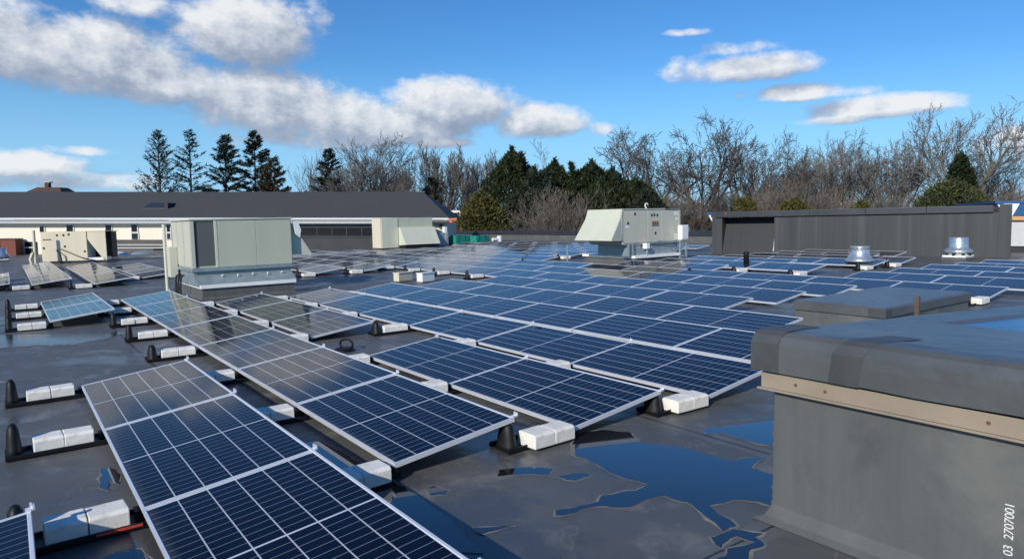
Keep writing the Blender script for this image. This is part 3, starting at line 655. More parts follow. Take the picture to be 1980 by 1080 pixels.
# unit 4: beige unit at far left
root = thing('rooftop_unit', 'beige rooftop unit with triangular side opening at the far left', 'rooftop unit', deckM(0, 0) @ Matrix.Translation((-42.5, 2.8, 0)) @ Matrix.Rotation(-.42, 4, 'Z') @ Matrix.Translation((42.5, -2.8, 0)))
fx = -42.5
MB().box(-44.6, fx, 1.33, 3.46, .12, 1.62).build('body', 'rtu_tan', root, bev=.015)
MB().box(-44.6, fx, 1.30, 4.36, 1.62, 1.65).build('top_cover', 'rtu_tan', root)
MB().prism([(3.50, 1.62), (4.36, 1.62), (4.36, .12), (4.22, .12), (3.50, 1.22)], 'x', fx - .02, fx - .10).build('hood_cheek', 'rtu_tan', root)
MB().box(-44.4, -43.6, 3.46, 4.3, .2, 1.6).build('filter_bank', 'dark_hole', root); MB().box(-43.4, fx - .02, 3.46, 4.30, .12, .26).build('sill', 'white_metal', root)
MB().box(-44.6, fx - .1, 1.4, 4.3, .0, .12).build('curb', 'dark_metal', root)
for (p, z) in ((2.05, 1.47), (2.35, 1.47), (2.6, 1.5), (2.38, .88), (3.30, .60), (1.40, .82)): MB().box(fx, fx + .02, p, p + .08, z - .05, z + .05).build('latch', 'dark_hole', root)
MB().box(fx, fx + .02, 1.42, 1.80, 1.23, 1.28).build('nameplate_slot', 'rust', root)
MB().tube([(fx + .05, 2.25, .75), (fx + .1, 3.2, .28), (fx + .1, 3.9, .10)], .025, 6).build('conduit', 'dark_hole', root)
MB().tube([(fx + .06, 2.05, .70), (fx + .2, 2.25, .5), (fx + .2, 2.3, .1)], .04, 6).build('valve', 'dark_hole', root)
o = MB().tube([(0, 0, 0), (0, 0, 1.75)], .07, 10); o.tube([(0.02, -.16, .0), (.02, -.22, .3), (.02, -.1, .6), (.02, 0, .7)], .07, 8)
tag(o.build('vent_pipe', 'rtu_tan', M=deckM(42.3, 1.15)), 'tall beige pipe standing at the left of the beige unit', 'pipe')

# ------------------------------------------------------------------ round vents, posts, boxes
def vent(u, v, s, label, kind):
    root = thing('roof_vent', label, 'roof vent', deckM(u, v) @ Matrix.Scale(s, 4), 'spun metal roof vents')
    MB().box(-.46, .46, -.46, .46, .0, .12).build('curb', 'membrane', root, bev=.02); MB().box(-.43, .43, -.43, .43, .12, .20).build('base_plate', 'white_metal', root, bev=.01)
    if kind: p = [(.36, .18), (.42, .22), (.42, .28), (.52, .30), (.53, .36), (.50, .42), (.37, .50), (.36, .54), (.36, .90), (.33, .93)]
    else: p = [(.36, .18), (.40, .22), (.52, .24), (.54, .30), (.48, .36), (.40, .48), (.36, .62), (.35, .80), (.37, .84), (.30, .86)]
    MB().lathe(p, 32).build('housing', 'galv_bright', root, smooth=True)
    for q in range(8):
        a = q * pi / 4; MB().box(.40, .46, -.05, .05, .20, .285).build('louvre', 'dark_hole', root, Matrix.Rotation(a, 4, 'Z'))
vent(11.14, 21.93, .80, 'flared silver roof vent among the panels, left of the two by the dark wall', 0)
vent(10.31, 27.17, .86, 'straight sided silver roof vent at the foot of the dark wall', 1)
vent(49.2, -.3, .85, 'silver roof vent cut by the left picture edge', 1)
o = MB().tube([(0, 0, 0), (0, 0, .74)], .028, 8); o.lathe([(.08, 0), (.08, .02), (.03, .03)], 10)
tag(o.build('pole', 'galv_bright', M=deckM(19.88, 17.19)), 'thin grey pole rising between panels left of the hooded unit', 'pole')
o = MB().lathe([(.085, 0), (.085, .50), (.095, .53), (.07, .60), (.02, .61)], 14); o.lathe([(.2, 0), (.17, .02), (.09, .06)], 14)
tag(o.build('vent_stack', 'black_plastic', M=deckM(13.1, 18.75), smooth=True), 'black round vent stack standing at the corner of the wall array', 'vent stack')
o = MB().lathe([(.14, 0), (.14, .03), (.10, .05)], 14)
for q in range(24):
    pass
o.tube([(.11 * cos(a * pi / 12), .05, .09 + .07 * sin(a * pi / 12)) for a in range(25)], .016, 8)
tag(o.build('drain_guard', 'black_plastic', M=deckM(9.1, 3.72, 0, .5)), 'black ring shaped drain fitting in the gap of the missing panel', 'drain fitting')
for (u, v, w, mname, lb) in ((18.45, 9.25, .55, 'rtu_tan', 'grey box on the bare roof, left of two boxes by the walkway'), (17.75, 9.65, .5, 'white_metal', 'white box on the bare roof, right of two boxes by the walkway')):
    r_ = thing('junction_box', lb, 'junction box', deckM(u, v, 0, .25)); MB().box(-.12, .12, 0, w, .02, .26).build('box', mname, r_, bev=.012); MB().box(-.14, .14, -.015, w + .015, .26, .285).build('lid', mname, r_, bev=.008)
for i, (u, v) in enumerate(((41.9, 25.4), (41.4, 26.8))):
    r_ = thing('mesh_bale', 'teal mesh bale on the roof, %s of two beside the far unit' % ('left' if i == 0 else 'right'), 'bale', deckM(u, v, 0, .12), 'teal bales by the far unit')
    m_ = MB(); m_.box(-.5, .5, 0, 1.3, .05, .72 if i == 0 else .66); o = m_.build('wrap', 'teal_mesh', r_, bev=.08)
    MB().box(-.55, .55, -.03, 1.33, 0, .06).build('pallet', 'tan_strip', r_)
    for yy in (.3, .9): MB().box(-.505, .505, yy, yy + .04, .04, (.725 if i == 0 else .665)).build('strap', 'dark_hole', r_)
o = MB().tube([(0, -.7, .16), (0, -.1, .16)], .14, 10); o.tube([(0, 0, 0), (0, 0, .45)], .2, 12)
tag(o.build('elbow_pipe', 'white_plastic', M=deckM(46.0, 32.5)), 'white plastic elbow pipe lying near the far parapet', 'pipe')
# ------------------------------------------------------------------ far parapet, dark wall
root = thing('parapet', 'long low dark parapet along the far roof edge below the trees', 'parapet', deckM(0, 0))
MB().box(-61.8, -10, 34.9, 35.3, 0, .48).build('wall', 'membrane', root); MB().box(-61.8, -10, 34.82, 35.38, .48, .80).build('coping', 'dark_metal', root, bev=.02)
# dark wall: own axes, x along the wall from its left end
PL_, PR_ = U * 20.1 + V * 26.2, U * 9.53 + V * 29.48
wd = (PR_ - PL_); wl = wd.length; wa = atan2(wd.y, wd.x)
WM = D @ Matrix.Translation(PL_) @ Matrix.Rotation(wa, 4, 'Z')
root = thing('roof_wall', 'long dark membrane covered wall with metal coping, streaked, right of the hooded unit', 'wall', WM)
rx = 2.75
w = MB(); w.box(rx, wl, 0, .8, 0, 1.64); w.build('wall', 'wall_membrane', root)
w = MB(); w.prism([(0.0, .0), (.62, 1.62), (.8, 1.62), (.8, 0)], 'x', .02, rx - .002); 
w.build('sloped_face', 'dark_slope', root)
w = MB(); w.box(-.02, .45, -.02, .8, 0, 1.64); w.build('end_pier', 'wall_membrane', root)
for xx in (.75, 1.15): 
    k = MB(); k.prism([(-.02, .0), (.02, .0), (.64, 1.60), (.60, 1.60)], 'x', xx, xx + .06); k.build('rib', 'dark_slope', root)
k = MB(); k.prism([(-.03, .12), (.0, .12), (.30, .95), (.27, .95)], 'x', rx - .05, rx); k.build('edge_trim', 'galvanised', root)
n_ = 5; seg = (wl - .45) / n_
for q in range(n_): MB().box(-.05 + q * seg + (.004 if q else 0), -.05 + (q + 1) * seg, -.10, .86, 1.645, 1.90).build('coping', 'dark_metal', root, bev=.015)
MB().box(wl - .32, wl + .05, -.04, .84, 0, 1.93).build('end_pier', 'wall_membrane', root)
MB().lathe([(.04, 0), (.045, .03), (.02, .05)], 10).build('beacon', 'red_plastic', root, Matrix.Translation((.65, -.10, 1.80)) @ Matrix.Rotation(pi / 2, 4, 'X'))
root = thing('canopy_end', 'white slanted fascia end with a blue cap at the left end of the dark wall', 'canopy', WM)
MB().prism([(-.12, 1.05), (-.10, 1.05), (.05, 1.78), (-.55, 1.78)], 'y', .9, 1.5).build('fascia', 'white_metal', root)
MB().box(-.62, .35, .85, 1.6, 1.78, 1.90).build('cap', 'blue_metal', root)
# shop front building at the right edge, behind the wall
P = D @ (U * 9.53 + V * 29.48)
def SM(px, dist): 
    p = at(px, 423, dist); return Matrix.Translation((p.x, p.y, 0))
root = thing('shop_building', 'white and blue shop building at the right edge behind the dark wall', 'building', SM(1952, 27.5) @ Matrix.Rotation(-.35, 4, 'Z'))
MB().box(0.10, 9, .5, 7, -4, 2.0).build('wall', 'dark_wall', root)
MB().prism([(-.35, 2.36), (-.05, 2.40), (.40, 2.40), (.10, 1.75), (.02, 1.75), (-.02, 1.9)], 'y', .30, .5).build('fascia', 'white_metal', root)
MB().prism([(.45, 2.38), (9, 2.38), (9, 1.92), (.15, 1.92)], 'y', .36, .5).build('blue_panel', 'blue_metal', root)
MB().box(.05, 9, .25, .5, 1.74, 1.90).build('orange_trim', 'orange_trim', root, bev=.01)
MB().box(.10, 9, .42, .5, .70, 1.73).build('shutter', 'pale_grey', root)
MB().box(-.35, 9, .6, 7, 2.40, 2.52).build('roof', 'blue_metal', root)

# ------------------------------------------------------------------ long cream building
BD = 50.0
root = thing('long_building', 'long cream sided building with dark shingle roof and white eave', 'building', Matrix.Translation((0, BD, 0)))
xl, xr = -52.0, at(866, 430, BD).x
zb = -1.6
def zpx(y, d=BD): return CAM_H + (423.1 - y) / F_PX * d
def xpx(x, d=BD): return (x - 990) / F_PX * d
MB().box(xl, xr - .25, 0, 10.5, -4.5, zpx(432)).build('wall', 'siding', root)
MB().box(xl - .3, xr + .02, -.55, 0, zpx(432), zpx(425.5)).build('soffit', 'soffit', root)
MB().box(xl - .3, xr + .1, -.68, -.555, zpx(425), zpx(420.5)).build('gutter', 'gutter', root, bev=.02)
rz0, rz1 = zpx(420.5), zpx(420.5) + 2.05
rf = MB(); e0, e1, ry0, ry1, yr = xl - .4, xr + .15, -.70, 11.2, 5.25
rf.quad((e0, ry0, rz0), (e1, ry0, rz0), (e1 - 2.6, yr, rz1), (e0, yr, rz1)); rf.quad((e1, ry0, rz0), (e1, ry1, rz0), (e1 - 2.6, yr, rz1)); rf.quad((e1, ry1, rz0), (e0, ry1, rz0), (e0, yr, rz1), (e1 - 2.6, yr, rz1))
rf.quad((e0, ry0, rz0), (e0, yr, rz1), (e0, ry1, rz0)); rf.quad((e0, ry0, rz0 - .02), (e1, ry0, rz0 - .02), (e1, ry1, rz0 - .02), (e0, ry1, rz0 - .02))
rfo = rf.build('roof', 'shingle', root)
sk = MB(); xa, xb = xpx(305, 53), xpx(345, 53); sl_ = (rz1 - rz0) / (yr - ry0)
for (a, b2) in ((1.15, 2.35),):
    z_a, z_b = rz0 + (a - ry0) * sl_, rz0 + (b2 - ry0) * sl_
    sk.prism([(a, z_a - .02), (b2, z_b - .02), (b2, z_b + .07), (a, z_a + .07)], 'x', xa, xb)
sk.build('skylight', 'dark_metal', rfo)
MB().box(xb, xb + .25, 1.15, 2.35, rz0, rz0 + 3.05 * sl_ + .03).build('skylight_side', 'dark_hole', rfo)
def window(x0, x1, y0, y1, two=True):
    f = MB().box(xpx(x0 - 2), xpx(x1 + 2), -.06, -.004, zpx(y1 + 1.5), zpx(y0 - 1.5)).build('window', 'gutter', root, bev=.01)
    MB().box(xpx(x0), xpx(x1), -.075, -.062, zpx(y1), zpx(y0)).build('pane', 'dark_glass', f)
for (x0, x1, y0, y1) in ((80.5, 88, 437.5, 448), (132, 144, 435.5, 448), (207, 218, 435, 447.5), (207, 218.5, 451, 463), (257, 267.5, 434.5, 447.5), (257, 268.5, 451, 462.5), (325, 331, 434.5, 447.5), (325, 331, 451, 462), (-60, -49, 435, 448), (-130, -119, 435, 448)): window(x0, x1, y0, y1)
def band(x0, x1, y0, y1, nm='shopfront_glazing', mt='dark_glass', yy=(-.10, -.005)):
    return MB().box(xpx(x0), xpx(x1), yy[0], yy[1], zpx(y1), zpx(y0)).build(nm, mt, root)
band(-400, 8, 468, 560); band(50, 72, 467, 560); band(205, 319, 463, 560)
for y_ in (472, 478): band(205, 319, y_, y_ + 1.3, 'mullion', 'gutter', (-.14, -.102)); 
band(50, 72, 477, 479, 'mullion', 'gutter', (-.14, -.102)); band(50, 72, 491, 494, 'mullion', 'gutter', (-.14, -.102))
# recessed dark porch between the units
band(575, 742, 425.8, 457, 'porch_glazing', 'dark_glass'); band(570, 760, 457.2, 520, 'porch_wall', 'dark_wall', (-.16, -.005)); band(570, 760, 455.5, 457.8, 'porch_sill', 'dark_metal', (-.24, -.165))
for x_ in (614, 643, 671, 700): band(x_, x_ + 1.6, 426, 455.4, 'mullion', 'dark_wall', (-.14, -.102))
band(580, 722, 434, 440, 'transom', 'dark_metal', (-.135, -.102))
for x_ in (607, 635, 663): 
    l_ = MB().lathe([(.02, 0), (.10, .05), (.10, .12), (.02, .16)], 8).build('lamp', 'white_metal', root, Matrix.Translation((xpx(x_), -.22, zpx(433))))
band(836, 866, 448, 560, 'base_panel', 'galvanised', (-.1, -.005))
band(850, 856, 434, 441, 'wall_bracket', 'leaf_olive', (-.2, -.006))
MB().box(xpx(836), xr + .1, -.72, -.0, zpx(430), zpx(427)).build('end_soffit', 'brown_metal', root)
o = thing('brick_box', 'red brown brick box standing before the cream wall at the left', 'brick box', Matrix.Translation((xpx(33), BD - .9, zpx(500))))
MB().box(-.60, .55, 0, .7, 0, 1.42).build('body', 'brick', o); MB().box(-.68, .60, -.05, .75, 1.42, 1.5).build('cap', 'dark_metal', o); MB().box(-.68, -.56, -.06, .2, .2, 1.35).build('door', 'dark_hole', o)
# things lying in front of it at the left
for i, (x_, w_) in enumerate(((215, .9), (252, .8), (278, .7))):
    p = at(x_, 494 + 3 * (i % 2), 46.0); r_ = thing('covered_pile', ['white pile under plastic by the beige unit, right side', 'dark blue covered pile behind the far left panels', 'white and black pile of fittings left of the big unit'][i], 'covered pile', Matrix.Translation((p.x, p.y, p.z - .1)))
    m_ = MB(); m_.lathe([(w_ * 1.3, 0), (w_ * 1.2, .16), (w_ * .8, .34), (w_ * .25, .40)], 14)
    o2 = m_.mesh('cover', ['white_metal', 'blue_metal', 'galvanised'][i], smooth=True)
    for vt in o2.vertices: vt.co += noise.noise_vector(vt.co * 2.2 + Vector((i * 5, 0, 0))) * .14
    link('cover', o2, r_); MB().box(-w_, w_, -.3, .3, -.1, .05).build('pallet', 'black_plastic', r_)
# house roof behind and small houses at the tree line
hd = 95.0; p = at(70, 385, hd)
root = thing('house', 'brown hip roofed house with chimney behind the long dark roof', 'house', Matrix.Translation((p.x, p.y, 0)))
MB().box(-3.2, 3.2, 0, 6, -5, p.z).build('wall', 'brick', root)
h = MB(); zt = zpx(361.5, hd); z0_ = p.z - .3
h.rings([(-4.1, 4.1, -.5, 6.5, z0_), (-1.35, 1.9, 2.2, 4, zt)]); h.f.append(tuple(len(h.v) - 4 + k for k in range(4))); h.build('roof', 'brown_roof', root)
MB().box(-.42, .12, 2.5, 3.1, zt - .3, zpx(352, hd)).build('chimney', 'brown_roof', root); MB().box(-.6, .35, 2.4, 3.2, zpx(352, hd), zpx(350, hd)).build('chimney_cap', 'galvanised', root)
hd = 72.0; p = at(885, 440, hd)
root = thing('house', 'small white house with salmon lean-to at the end of the long building', 'house', Matrix.Translation((p.x, p.y, 0)))
MB().box(-.65, .5, 0, 3, -5, zpx(407, hd)).build('wall', 'white_metal', root); MB().box(-.35, .15, -.03, -.002, zpx(418, hd), zpx(411, hd)).build('window', 'dark_glass', root)
MB().prism([(-.95, zpx(441, hd)), (.02, zpx(430, hd)), (-.02, zpx(417, hd)), (-.95, zpx(424, hd))], 'y', -.9, -.04).build('lean_to', 'salmon', root)
MB().box(-1.4, -.85, -.3, .6, -5, zpx(412, hd)).build('side_wall', 'gutter', root)

# ------------------------------------------------------------------ trees
GZ = -5.2
def bare_mesh(seed, H, spread=1.0, kids=(6, 7, 5, 4, 3), up=.35, r0=.28, fork=.6, lean=0.0, trunks=1, tw=.013, l0=.36):
    rnd = random.Random(seed); trunk = MB(); crown = MB(); levels = len(kids)
    def grow(p, d, L, r, lv):
        n = 5 if lv < 2 else 3 if lv < 4 else 2; pts = [p.copy()]; rs = [r]; q = p.copy(); dd = d.copy(); j = .10 if lv < 2 else .16
        for k in range(n):
            dd = (dd + Vector((rnd.gauss(0, j), rnd.gauss(0, j), rnd.gauss(0, j * .6) + (up * .20 if lv else 0)))).normalized()
            q = q + dd * (L / n); pts.append(q.copy()); rs.append(max(tw * .6, r * (1 - (.45 if lv == 0 else .75) * (k + 1) / n)))
        (trunk if lv < 2 else crown).tube(pts, rs, 6 if lv == 0 else 5 if lv == 1 else 3)
        if lv >= levels: return
        m = kids[lv]; f0 = fork if lv == 0 else .25 if lv == 1 else .12
        for k in range(m):
            f = min(.99, f0 + (1 - f0) * ((k + rnd.uniform(.3, 1.0)) / m)); i = min(n - 1, int(f * n)); b = pts[i].lerp(pts[i + 1], f * n - i)
            a = k * 2.4 + rnd.uniform(-.6, .6) if lv < 2 else rnd.uniform(0, 2 * pi)
            sd = (pts[i + 1] - pts[i]).normalized(); o1 = sd.orthogonal().normalized(); o2 = sd.cross(o1)
            ang = (rnd.uniform(.30, 1.0) if lv == 0 else rnd.uniform(.40, .95)) * spread
            nd = (sd * cos(ang) + (o1 * cos(a) + o2 * sin(a)) * sin(ang) + Vector((0, 0, up * .25))).normalized()
            LL = L * (rnd.uniform(.88, 1.18) if lv == 0 else rnd.uniform(.42, .66) * (1.15 - .4 * f))
            grow(b, nd, LL, max(tw, rs[i] * rnd.uniform(.5, .68)), lv + 1)
    for tix in range(trunks):
        a = rnd.uniform(0, 2 * pi); off = Vector((cos(a), sin(a), 0)) * (.25 * tix)
        d0 = Vector((lean + (rnd.uniform(-.35, .35) if trunks > 1 else 0), rnd.uniform(-.25, .25) if trunks > 1 else 0, 1)).normalized()
        grow(off, d0, H * l0, r0 / (1 + .3 * (trunks - 1)), 0)
    zt = max(v[2] for v in crown.v); k = H / zt
    for mb in (trunk, crown): mb.v = [(x * k, y * k, z * k) for x, y, z in mb.v]
    return trunk, crown
BARE = {}
def bare_tree(key, px, ytop, d, label, mats=('bark_grey', 'twig_grey'), group='bare trees behind the roof', sx=1.0, rot=0.0, **kw):
    p = at(px, 423, d); H = zpx(ytop, d) - GZ
    if key not in BARE:
        t, c = bare_mesh(hash_key(key), 14.0, **kw); BARE[key] = (t.mesh('trunk', mats[0], fixn=False), c.mesh('crown', mats[1], fixn=False))
    root = thing('bare_tree', label, 'tree', Matrix.Translation((p.x, p.y, GZ)) @ Matrix.Rotation(rot, 4, 'Z') @ Matrix.Diagonal((H / 14 * sx, H / 14 * sx, H / 14, 1)), group)
    link('trunk', BARE[key][0], root); link('crown', BARE[key][1], root)
    return root
def hash_key(k): return sum((i + 3) * ord(ch) for i, ch in enumerate(k))
def conifer(px, ytop, d, label, seed, width, mats=('bark_dark', 'needle_dark'), dens=1.0, gap=.5, droop=-.1):
    rnd = random.Random(seed); p = at(px, 423, d); H = zpx(ytop, d) - GZ
    root = thing('conifer_tree', label, 'tree', Matrix.Translation((p.x, p.y, GZ)), 'conifers behind the long building')
    t = MB(); t.tube([(0, 0, 0), (rnd.uniform(-.1, .1), 0, H * .5), (0, 0, H)], [.26, .16, .02], 7); c = MB(); z = H * .30
    while z < H * .985:
        f = (z - H * .30) / (H * .70); Lm = 1.3 * width * (1 - f) ** .85 + .25
        for b in range(rnd.choice((3, 4, 5, 5))):
            a = rnd.uniform(0, 2 * pi); L = Lm * rnd.uniform(.55, 1.1); el = .45 * f + rnd.uniform(-.10, .22) + droop
            dr = Vector((cos(a) * cos(el), sin(a) * cos(el), sin(el))); pts = [Vector((0, 0, z)) + dr * (L * k / 4) + Vector((0, 0, .10 * L * (k / 4) ** 2)) for k in range(5)]
            t.tube(pts, [.045 * (1 - f) + .018, .035, .028, .02, .012], 3)
            for k in range(int(34 * dens * L + 4)):
                s = rnd.uniform(.22, 1.02) ** .8; q = Vector((0, 0, z)) + dr * (L * s) + Vector((rnd.gauss(0, .10), rnd.gauss(0, .10), .10 * L * s * s + rnd.gauss(0, .06)))
                w = rnd.uniform(.12, .30); e = Vector((rnd.gauss(0, 1), rnd.gauss(0, 1), rnd.gauss(0, .5))).normalized() * w; g2 = (dr + Vector((rnd.gauss(0, .6), rnd.gauss(0, .6), rnd.gauss(-.1, .4)))).normalized() * w * 1.6
                c.quad(q - e * .35, q + e * .35, q + g2)
        z += gap * rnd.uniform(.6, 1.25) * (1.1 - .5 * f)
    t.build('trunk', mats[0], root, fixn=False); c.build('crown', mats[1], root, fixn=False)
def clump_mesh(seed, H, Rr, n, shape, size=.34, upb=.8, spikes=6):
    rnd = random.Random(seed); c = MB(); tips = [(rnd.gauss(0, Rr * .33), rnd.gauss(0, Rr * .33), rnd.uniform(.72, 1.0)) for _ in range(spikes)]; tips[0] = (0, 0, 1.0)
    lob = [(rnd.uniform(0, 2 * pi), rnd.uniform(.05, .9), rnd.uniform(.16, .34)) for _ in range(26)]
    def rad(a, f):
        base = (min(1, (f + .06) * 6) * (1 - f) ** .62 if shape == 'cone' else sqrt(max(0, 1 - (2 * f - 1) ** 2)) if shape == 'ball' else min(1, (f + .1) * 5) * max(0, 1 - f ** 2.4) ** .75)
        r = base
        for (la, lf, lr) in lob:
            da = (a - la + pi) % (2 * pi) - pi; r += .42 * base ** .4 * math.exp(-((da / .45) ** 2 + ((f - lf) / .10) ** 2)) * lr * 2 * (1 - f * .5)
        return r * Rr * .82
    for k in range(n):
        a = rnd.uniform(0, 2 * pi); f = rnd.random() ** 1.15; rr = rad(a, f) * sqrt(rnd.uniform(.45, 1.04)); q = Vector((rr * cos(a), rr * sin(a), f * H * .93))
        if rnd.random() < .17:
            tx, ty, tz = rnd.choice(tips); s = rnd.random(); q = Vector((tx * (1 - s * .3) + rnd.gauss(0, .28 * (1.1 - s)), ty + rnd.gauss(0, .28 * (1.1 - s)), H * tz * (.62 + .38 * s)))
        o = Vector((cos(a), sin(a), 0)); w = size * rnd.uniform(.5, 1.3)
        for j in range(2):
            g2 = (o * rnd.uniform(.1, .9) + Vector((rnd.gauss(0, .45), rnd.gauss(0, .45), upb + rnd.gauss(0, .4)))).normalized() * w
            e = Vector((rnd.gauss(0, 1), rnd.gauss(0, 1), rnd.gauss(0, .4))).normalized() * w * .27; qq = q + Vector((rnd.gauss(0, .12), rnd.gauss(0, .12), rnd.gauss(0, .12)))
            c.quad(qq - e, qq + e, qq + g2 + e * .3, qq + g2 - e * .3)
    return c
CL_ = {}
def evergreen(key, px, ytop, ybase, d, wpx, label, mname, cat='tree', name='evergreen_tree', shape='cone', n=5200, seed=1, group=None, upb=.8, size=.34):
    p = at(px, 423, d); zb_ = zpx(ybase, d); H = zpx(ytop, d) - zb_; Rr = wpx / F_PX * d
    c = clump_mesh(seed, H, Rr, n, shape, size=size, upb=upb)
    root = thing(name, label, cat, Matrix.Translation((p.x, p.y, GZ)), group)
    t = MB(); t.tube([(0, 0, 0), (.1, 0, (zb_ - GZ) + H * .5), (0, 0, (zb_ - GZ) + H * .95)], [.26, .14, .03], 6); t.build('trunk', 'bark_dark', root, fixn=False)
    c.v = [(x, y, z + zb_ - GZ) for x, y, z in c.v]; c.build('crown', mname, root, fixn=False)

G1 = 'conifers behind the long building'
conifer(312, 255, 88, 'sparse bare looking conifer, leftmost behind the long roof', 11, 4.0, mats=('bark_dark', 'needle_dark'), dens=.25, gap=.42, droop=.32)
conifer(372, 250, 90, 'slim conifer with drooping layered branches, second from left', 12, 3.5, dens=.62, gap=.62, droop=-.02)
conifer(440, 263, 90, 'bushy dark conifer with ragged top, third from left', 13, 3.8, dens=1.2, gap=.5, droop=-.1)
conifer(497, 255, 88, 'tall dark conifer with pointed top, right of the left four', 14, 3.4, dens=1.3, gap=.48)
conifer(532, 305, 84, 'lower bushy conifer leaning on the tall dark one', 15, 2.8, dens=2.0, gap=.45, mats=('bark_dark', 'needle_brown'))
conifer(638, 290, 92, 'dark pointed conifer behind brown brush above the roof', 16, 3.4, dens=2.0, gap=.42)
conifer(835, 345, 92, 'small dark conifer tip among bare trees near the roof end', 17, 3.0, dens=1.8, gap=.42)
bare_tree('thin', 588, 278, 95, 'thin pale bare tree between the dark conifers', spread=.6, r0=.17, kids=(7, 6, 4, 3), up=.6, l0=.45, tw=.017)
bare_tree('round', 742, 250, 92, 'broad round headed bare tree above the long roof', spread=1.0, r0=.27, kids=(8, 7, 5, 4, 3), up=.35, l0=.33, tw=.015)
bare_tree('vase', 680, 270, 94, 'bare tree with pale trunk left of the broad one', mats=('bark_pale', 'twig_grey'), spread=.85, r0=.28, kids=(7, 7, 5, 4, 3), up=.45, tw=.017)
bare_tree('fine', 850, 276, 98, 'fine twigged bare tree over the roof end', spread=.75, r0=.22, kids=(9, 7, 5, 4, 3), up=.8, l0=.30, tw=.016)
bare_tree('fine', 902, 288, 100, 'fine twigged bare tree left of the evergreens', rot=2.0, spread=.9)
bare_tree('fine', 800, 312, 104, 'small fine twigged bare tree between the two bigger ones', rot=4.0, sx=1.3, spread=.9)
bare_tree('vase', 1000, 268, 92, 'bare tree whose top shows above the tallest evergreen', rot=1.2, mats=('bark_grey', 'twig_grey'), spread=.9)
bare_tree('oak', 1268, 226, 88, 'dark bare oak with crooked limbs above the hooded unit', mats=('bark_dark', 'twig_dark'), spread=1.1, r0=.33, kids=(7, 6, 5, 4, 3), up=.2, lean=-.05, tw=.018, l0=.34)
bare_tree('oak', 1368, 225, 90, 'dark bare oak right of the first, round topped', rot=2.4, spread=1.1)
bare_tree('oak', 1428, 246, 92, 'lower dark bare oak left of the brown thicket', rot=4.2, spread=1.1, sx=.85)
for i, (px, yt, d, w, rt) in enumerate(((1485, 292, 96, 1.15, .5), (1545, 282, 98, 1.15, 1.5), (1600, 262, 95, 1.0, 2.5), (1660, 252, 96, 1.05, 3.4), (1722, 250, 97, 1.05, 4.3), (1930, 285, 95, 1.05, 5.3))):
    bare_tree('round' if i % 2 else 'vase2', px, yt, d, 'grey brown bare tree, %s from the left in the right hand wood' % ORD[i + 1], rot=rt, sx=w, spread=.9, r0=.26, kids=(8, 7, 5, 4, 3), up=.4, l0=.32, tw=.016)
bare_tree('tall', 1850, 194, 88, 'tallest bare tree with wide open crown at the right', mats=('bark_grey', 'twig_grey'), spread=1.0, r0=.29, kids=(8, 6, 5, 4, 3), up=.3, lean=.05, tw=.016, l0=.32)
# brushy thickets and shrubs
for i, (px, yt, d, key) in enumerate(((650, 340, 84, 'brush'), (700, 345, 86, 'brush'), (760, 350, 86, 'brush'), (860, 355, 90, 'brush'), (930, 365, 90, 'brush'), (1330, 330, 84, 'brush'), (1395, 325, 86, 'brush'), (1450, 318, 84, 'brush'), (1505, 322, 85, 'brush'), (1565, 326, 84, 'brush'), (1625, 332, 83, 'brush'), (1690, 336, 84, 'brush'), (1750, 338, 83, 'brush'), (1810, 335, 86, 'brush'), (1900, 336, 85, 'brush'), (1965, 325, 82, 'brush'), (1290, 345, 82, 'brush'), (805, 335, 92, 'brush'), (590, 350, 90, 'brush'))):
    wh = ['left of the broad bare tree', 'under the pale trunked tree', 'under the broad bare tree', 'over the roof end', 'left of the olive bush', 'right behind the hooded unit', 'under the round topped oak', 'under the lower oak', 'behind the left end of the dark wall', 'left of the small green shrubs', 'above the middle of the dark wall', 'right of the middle of the dark wall', 'left of the green pine', 'behind the green pine', 'right of the green pine', 'at the right picture edge', 'right of the evergreens', 'between the two fine twigged trees', 'at the foot of the thin pale tree'][i]
    yt += 18 if px > 1280 else 8; p = at(px, 423, d); H = zpx(yt, d) - GZ
    if 'brush' not in BARE:
        t, c = bare_mesh(77, 9.0, .75, kids=(7, 6, 5, 3), up=.55, r0=.16, fork=.15, trunks=6, tw=.013, l0=.38); BARE['brush'] = (t.mesh('stems', 'bark_grey', fixn=False), c.mesh('twigs', 'twig_brown', fixn=False))
    root = thing('bare_thicket', 'brown bare thicket %s' % wh, 'thicket', Matrix.Translation((p.x, p.y, GZ)) @ Matrix.Rotation(i * 1.3, 4, 'Z') @ Matrix.Diagonal((H / 9 * 1.05, H / 9 * 1.05, H / 9, 1)), 'brown thickets along the tree line')
    link('stems', BARE['brush'][0], root); link('twigs', BARE['brush'][1], root)
p = at(1085, 423, 66); H = zpx(352, 66) - GZ
t, c = bare_mesh(91, 9.0, .85, kids=(6, 5, 5, 3), up=.5, r0=.13, fork=.2, trunks=7, tw=.014, l0=.42)
root = thing('bare_shrub', 'reddish brown bare shrub in front of the evergreens', 'shrub', Matrix.Translation((p.x, p.y, GZ)) @ Matrix.Diagonal((H / 9 * 1.2, H / 9 * 1.2, H / 9, 1)))
t.build('stems', 'bark_grey', root, fixn=False); c.build('twigs', 'twig_brown', root, fixn=False)
GE = 'evergreens beyond the far parapet'
evergreen('a', 990, 287, 470, 76, 95, 'tallest broad evergreen beyond the parapet', 'needle_green', n=9000, seed=3, group=GE)
evergreen('b', 1072, 310, 470, 78, 78, 'evergreen with split top right of the tallest', 'needle_green', n=7600, seed=4, group=GE, shape='dome')
evergreen('c', 1030, 330, 470, 74, 72, 'dark evergreen filling below the tallest', 'needle_dark', n=7000, seed=5, group=GE)
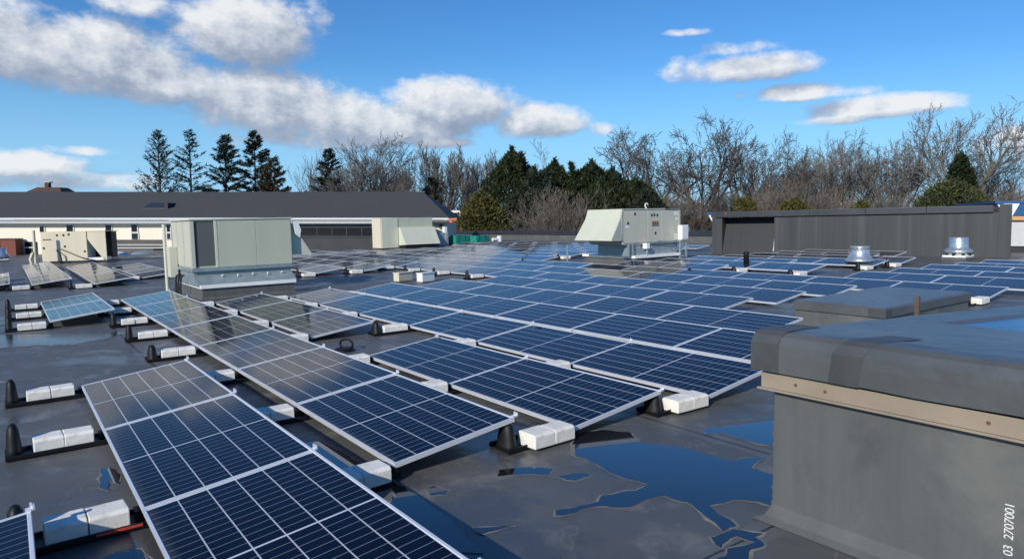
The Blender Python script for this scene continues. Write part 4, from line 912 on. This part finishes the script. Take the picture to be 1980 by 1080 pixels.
evergreen('d', 1142, 312, 470, 78, 86, 'evergreen with several spires behind the bare shrub', 'needle_green', n=8500, seed=6, group=GE, shape='dome')
evergreen('e', 1182, 325, 470, 79, 80, 'dark evergreen above the pale hood', 'needle_dark', n=7000, seed=8, group=GE, shape='dome')
evergreen('f', 1228, 345, 470, 77, 84, 'evergreen above the body of the hooded unit', 'needle_green', n=8000, seed=9, group=GE, shape='dome')
evergreen('g', 1112, 345, 470, 80, 98, 'dark evergreen between the spires and the split top', 'needle_dark', n=8000, seed=10, group=GE, shape='dome')
evergreen('n', 1030, 352, 470, 73, 70, 'low dark evergreen left of the bare shrub', 'needle_dark', shape='dome', n=5200, seed=31, group=GE)
evergreen('o', 1160, 352, 470, 75, 84, 'low broad evergreen behind the bare shrub', 'needle_green', shape='dome', n=6000, seed=32, group=GE)
evergreen('p', 1250, 372, 470, 74, 52, 'low evergreen at the right end of the evergreens', 'needle_dark', shape='dome', n=4200, seed=33, group=GE)
evergreen('h', 930, 368, 475, 70, 58, 'olive yellow bush at the end of the long building', 'leaf_olive', cat='bush', name='evergreen_bush', shape='dome', n=5200, seed=21, group=None, upb=.4, size=.3)
evergreen('i', 1852, 297, 420, 74, 40, 'green pine standing above the dark wall', 'needle_green', n=4200, seed=22, upb=.5)
evergreen('j', 1838, 350, 415, 72, 72, 'pale green shrub at the foot of the pine', 'leaf_shrub', cat='bush', name='evergreen_bush', shape='dome', n=4600, seed=23, upb=.5, size=.3)
evergreen('k', 1440, 384, 420, 74, 26, 'small dark green shrub behind the left part of the wall', 'leaf_olive', cat='bush', name='evergreen_bush', shape='dome', n=1800, seed=24, upb=.5, size=.3)
evergreen('l', 1535, 386, 420, 74, 30, 'small green shrub behind the middle of the wall', 'leaf_olive', cat='bush', name='evergreen_bush', shape='dome', n=1800, seed=25, upb=.5, size=.3)
evergreen('m', 1664, 390, 420, 74, 14, 'tiny green shrub right of the middle of the wall', 'leaf_olive', cat='bush', name='evergreen_bush', shape='dome', n=800, seed=26, upb=.5, size=.3)
# far-off wood that closes the horizon: one tangled mass
rnd = random.Random(5); wd_ = MB()
for k in range(5200):
    x = rnd.uniform(-115, 130); y = rnd.uniform(118, 150); hmax = 9.5 + 3.0 * noise.noise(Vector((x * .06, 0, 0))) + (2.5 if x > 40 else 0)
    z = GZ + hmax * rnd.random() ** .8; a = rnd.uniform(-.6, .6); L = rnd.uniform(1.0, 2.6)
    q = Vector((x, y, z)); e = q + Vector((sin(a) * L, rnd.uniform(-.5, .5), cos(a) * L)); w_ = rnd.uniform(.02, .06)
    wd_.quad(q - Vector((w_, 0, 0)), q + Vector((w_, 0, 0)), e + Vector((w_ * .3, 0, 0)), e - Vector((w_ * .3, 0, 0)))
o = wd_.build('distant_wood', 'twig_brown', fixn=False); structure(o, 'stuff'); o['label'] = 'distant brown bare wood behind the trees'
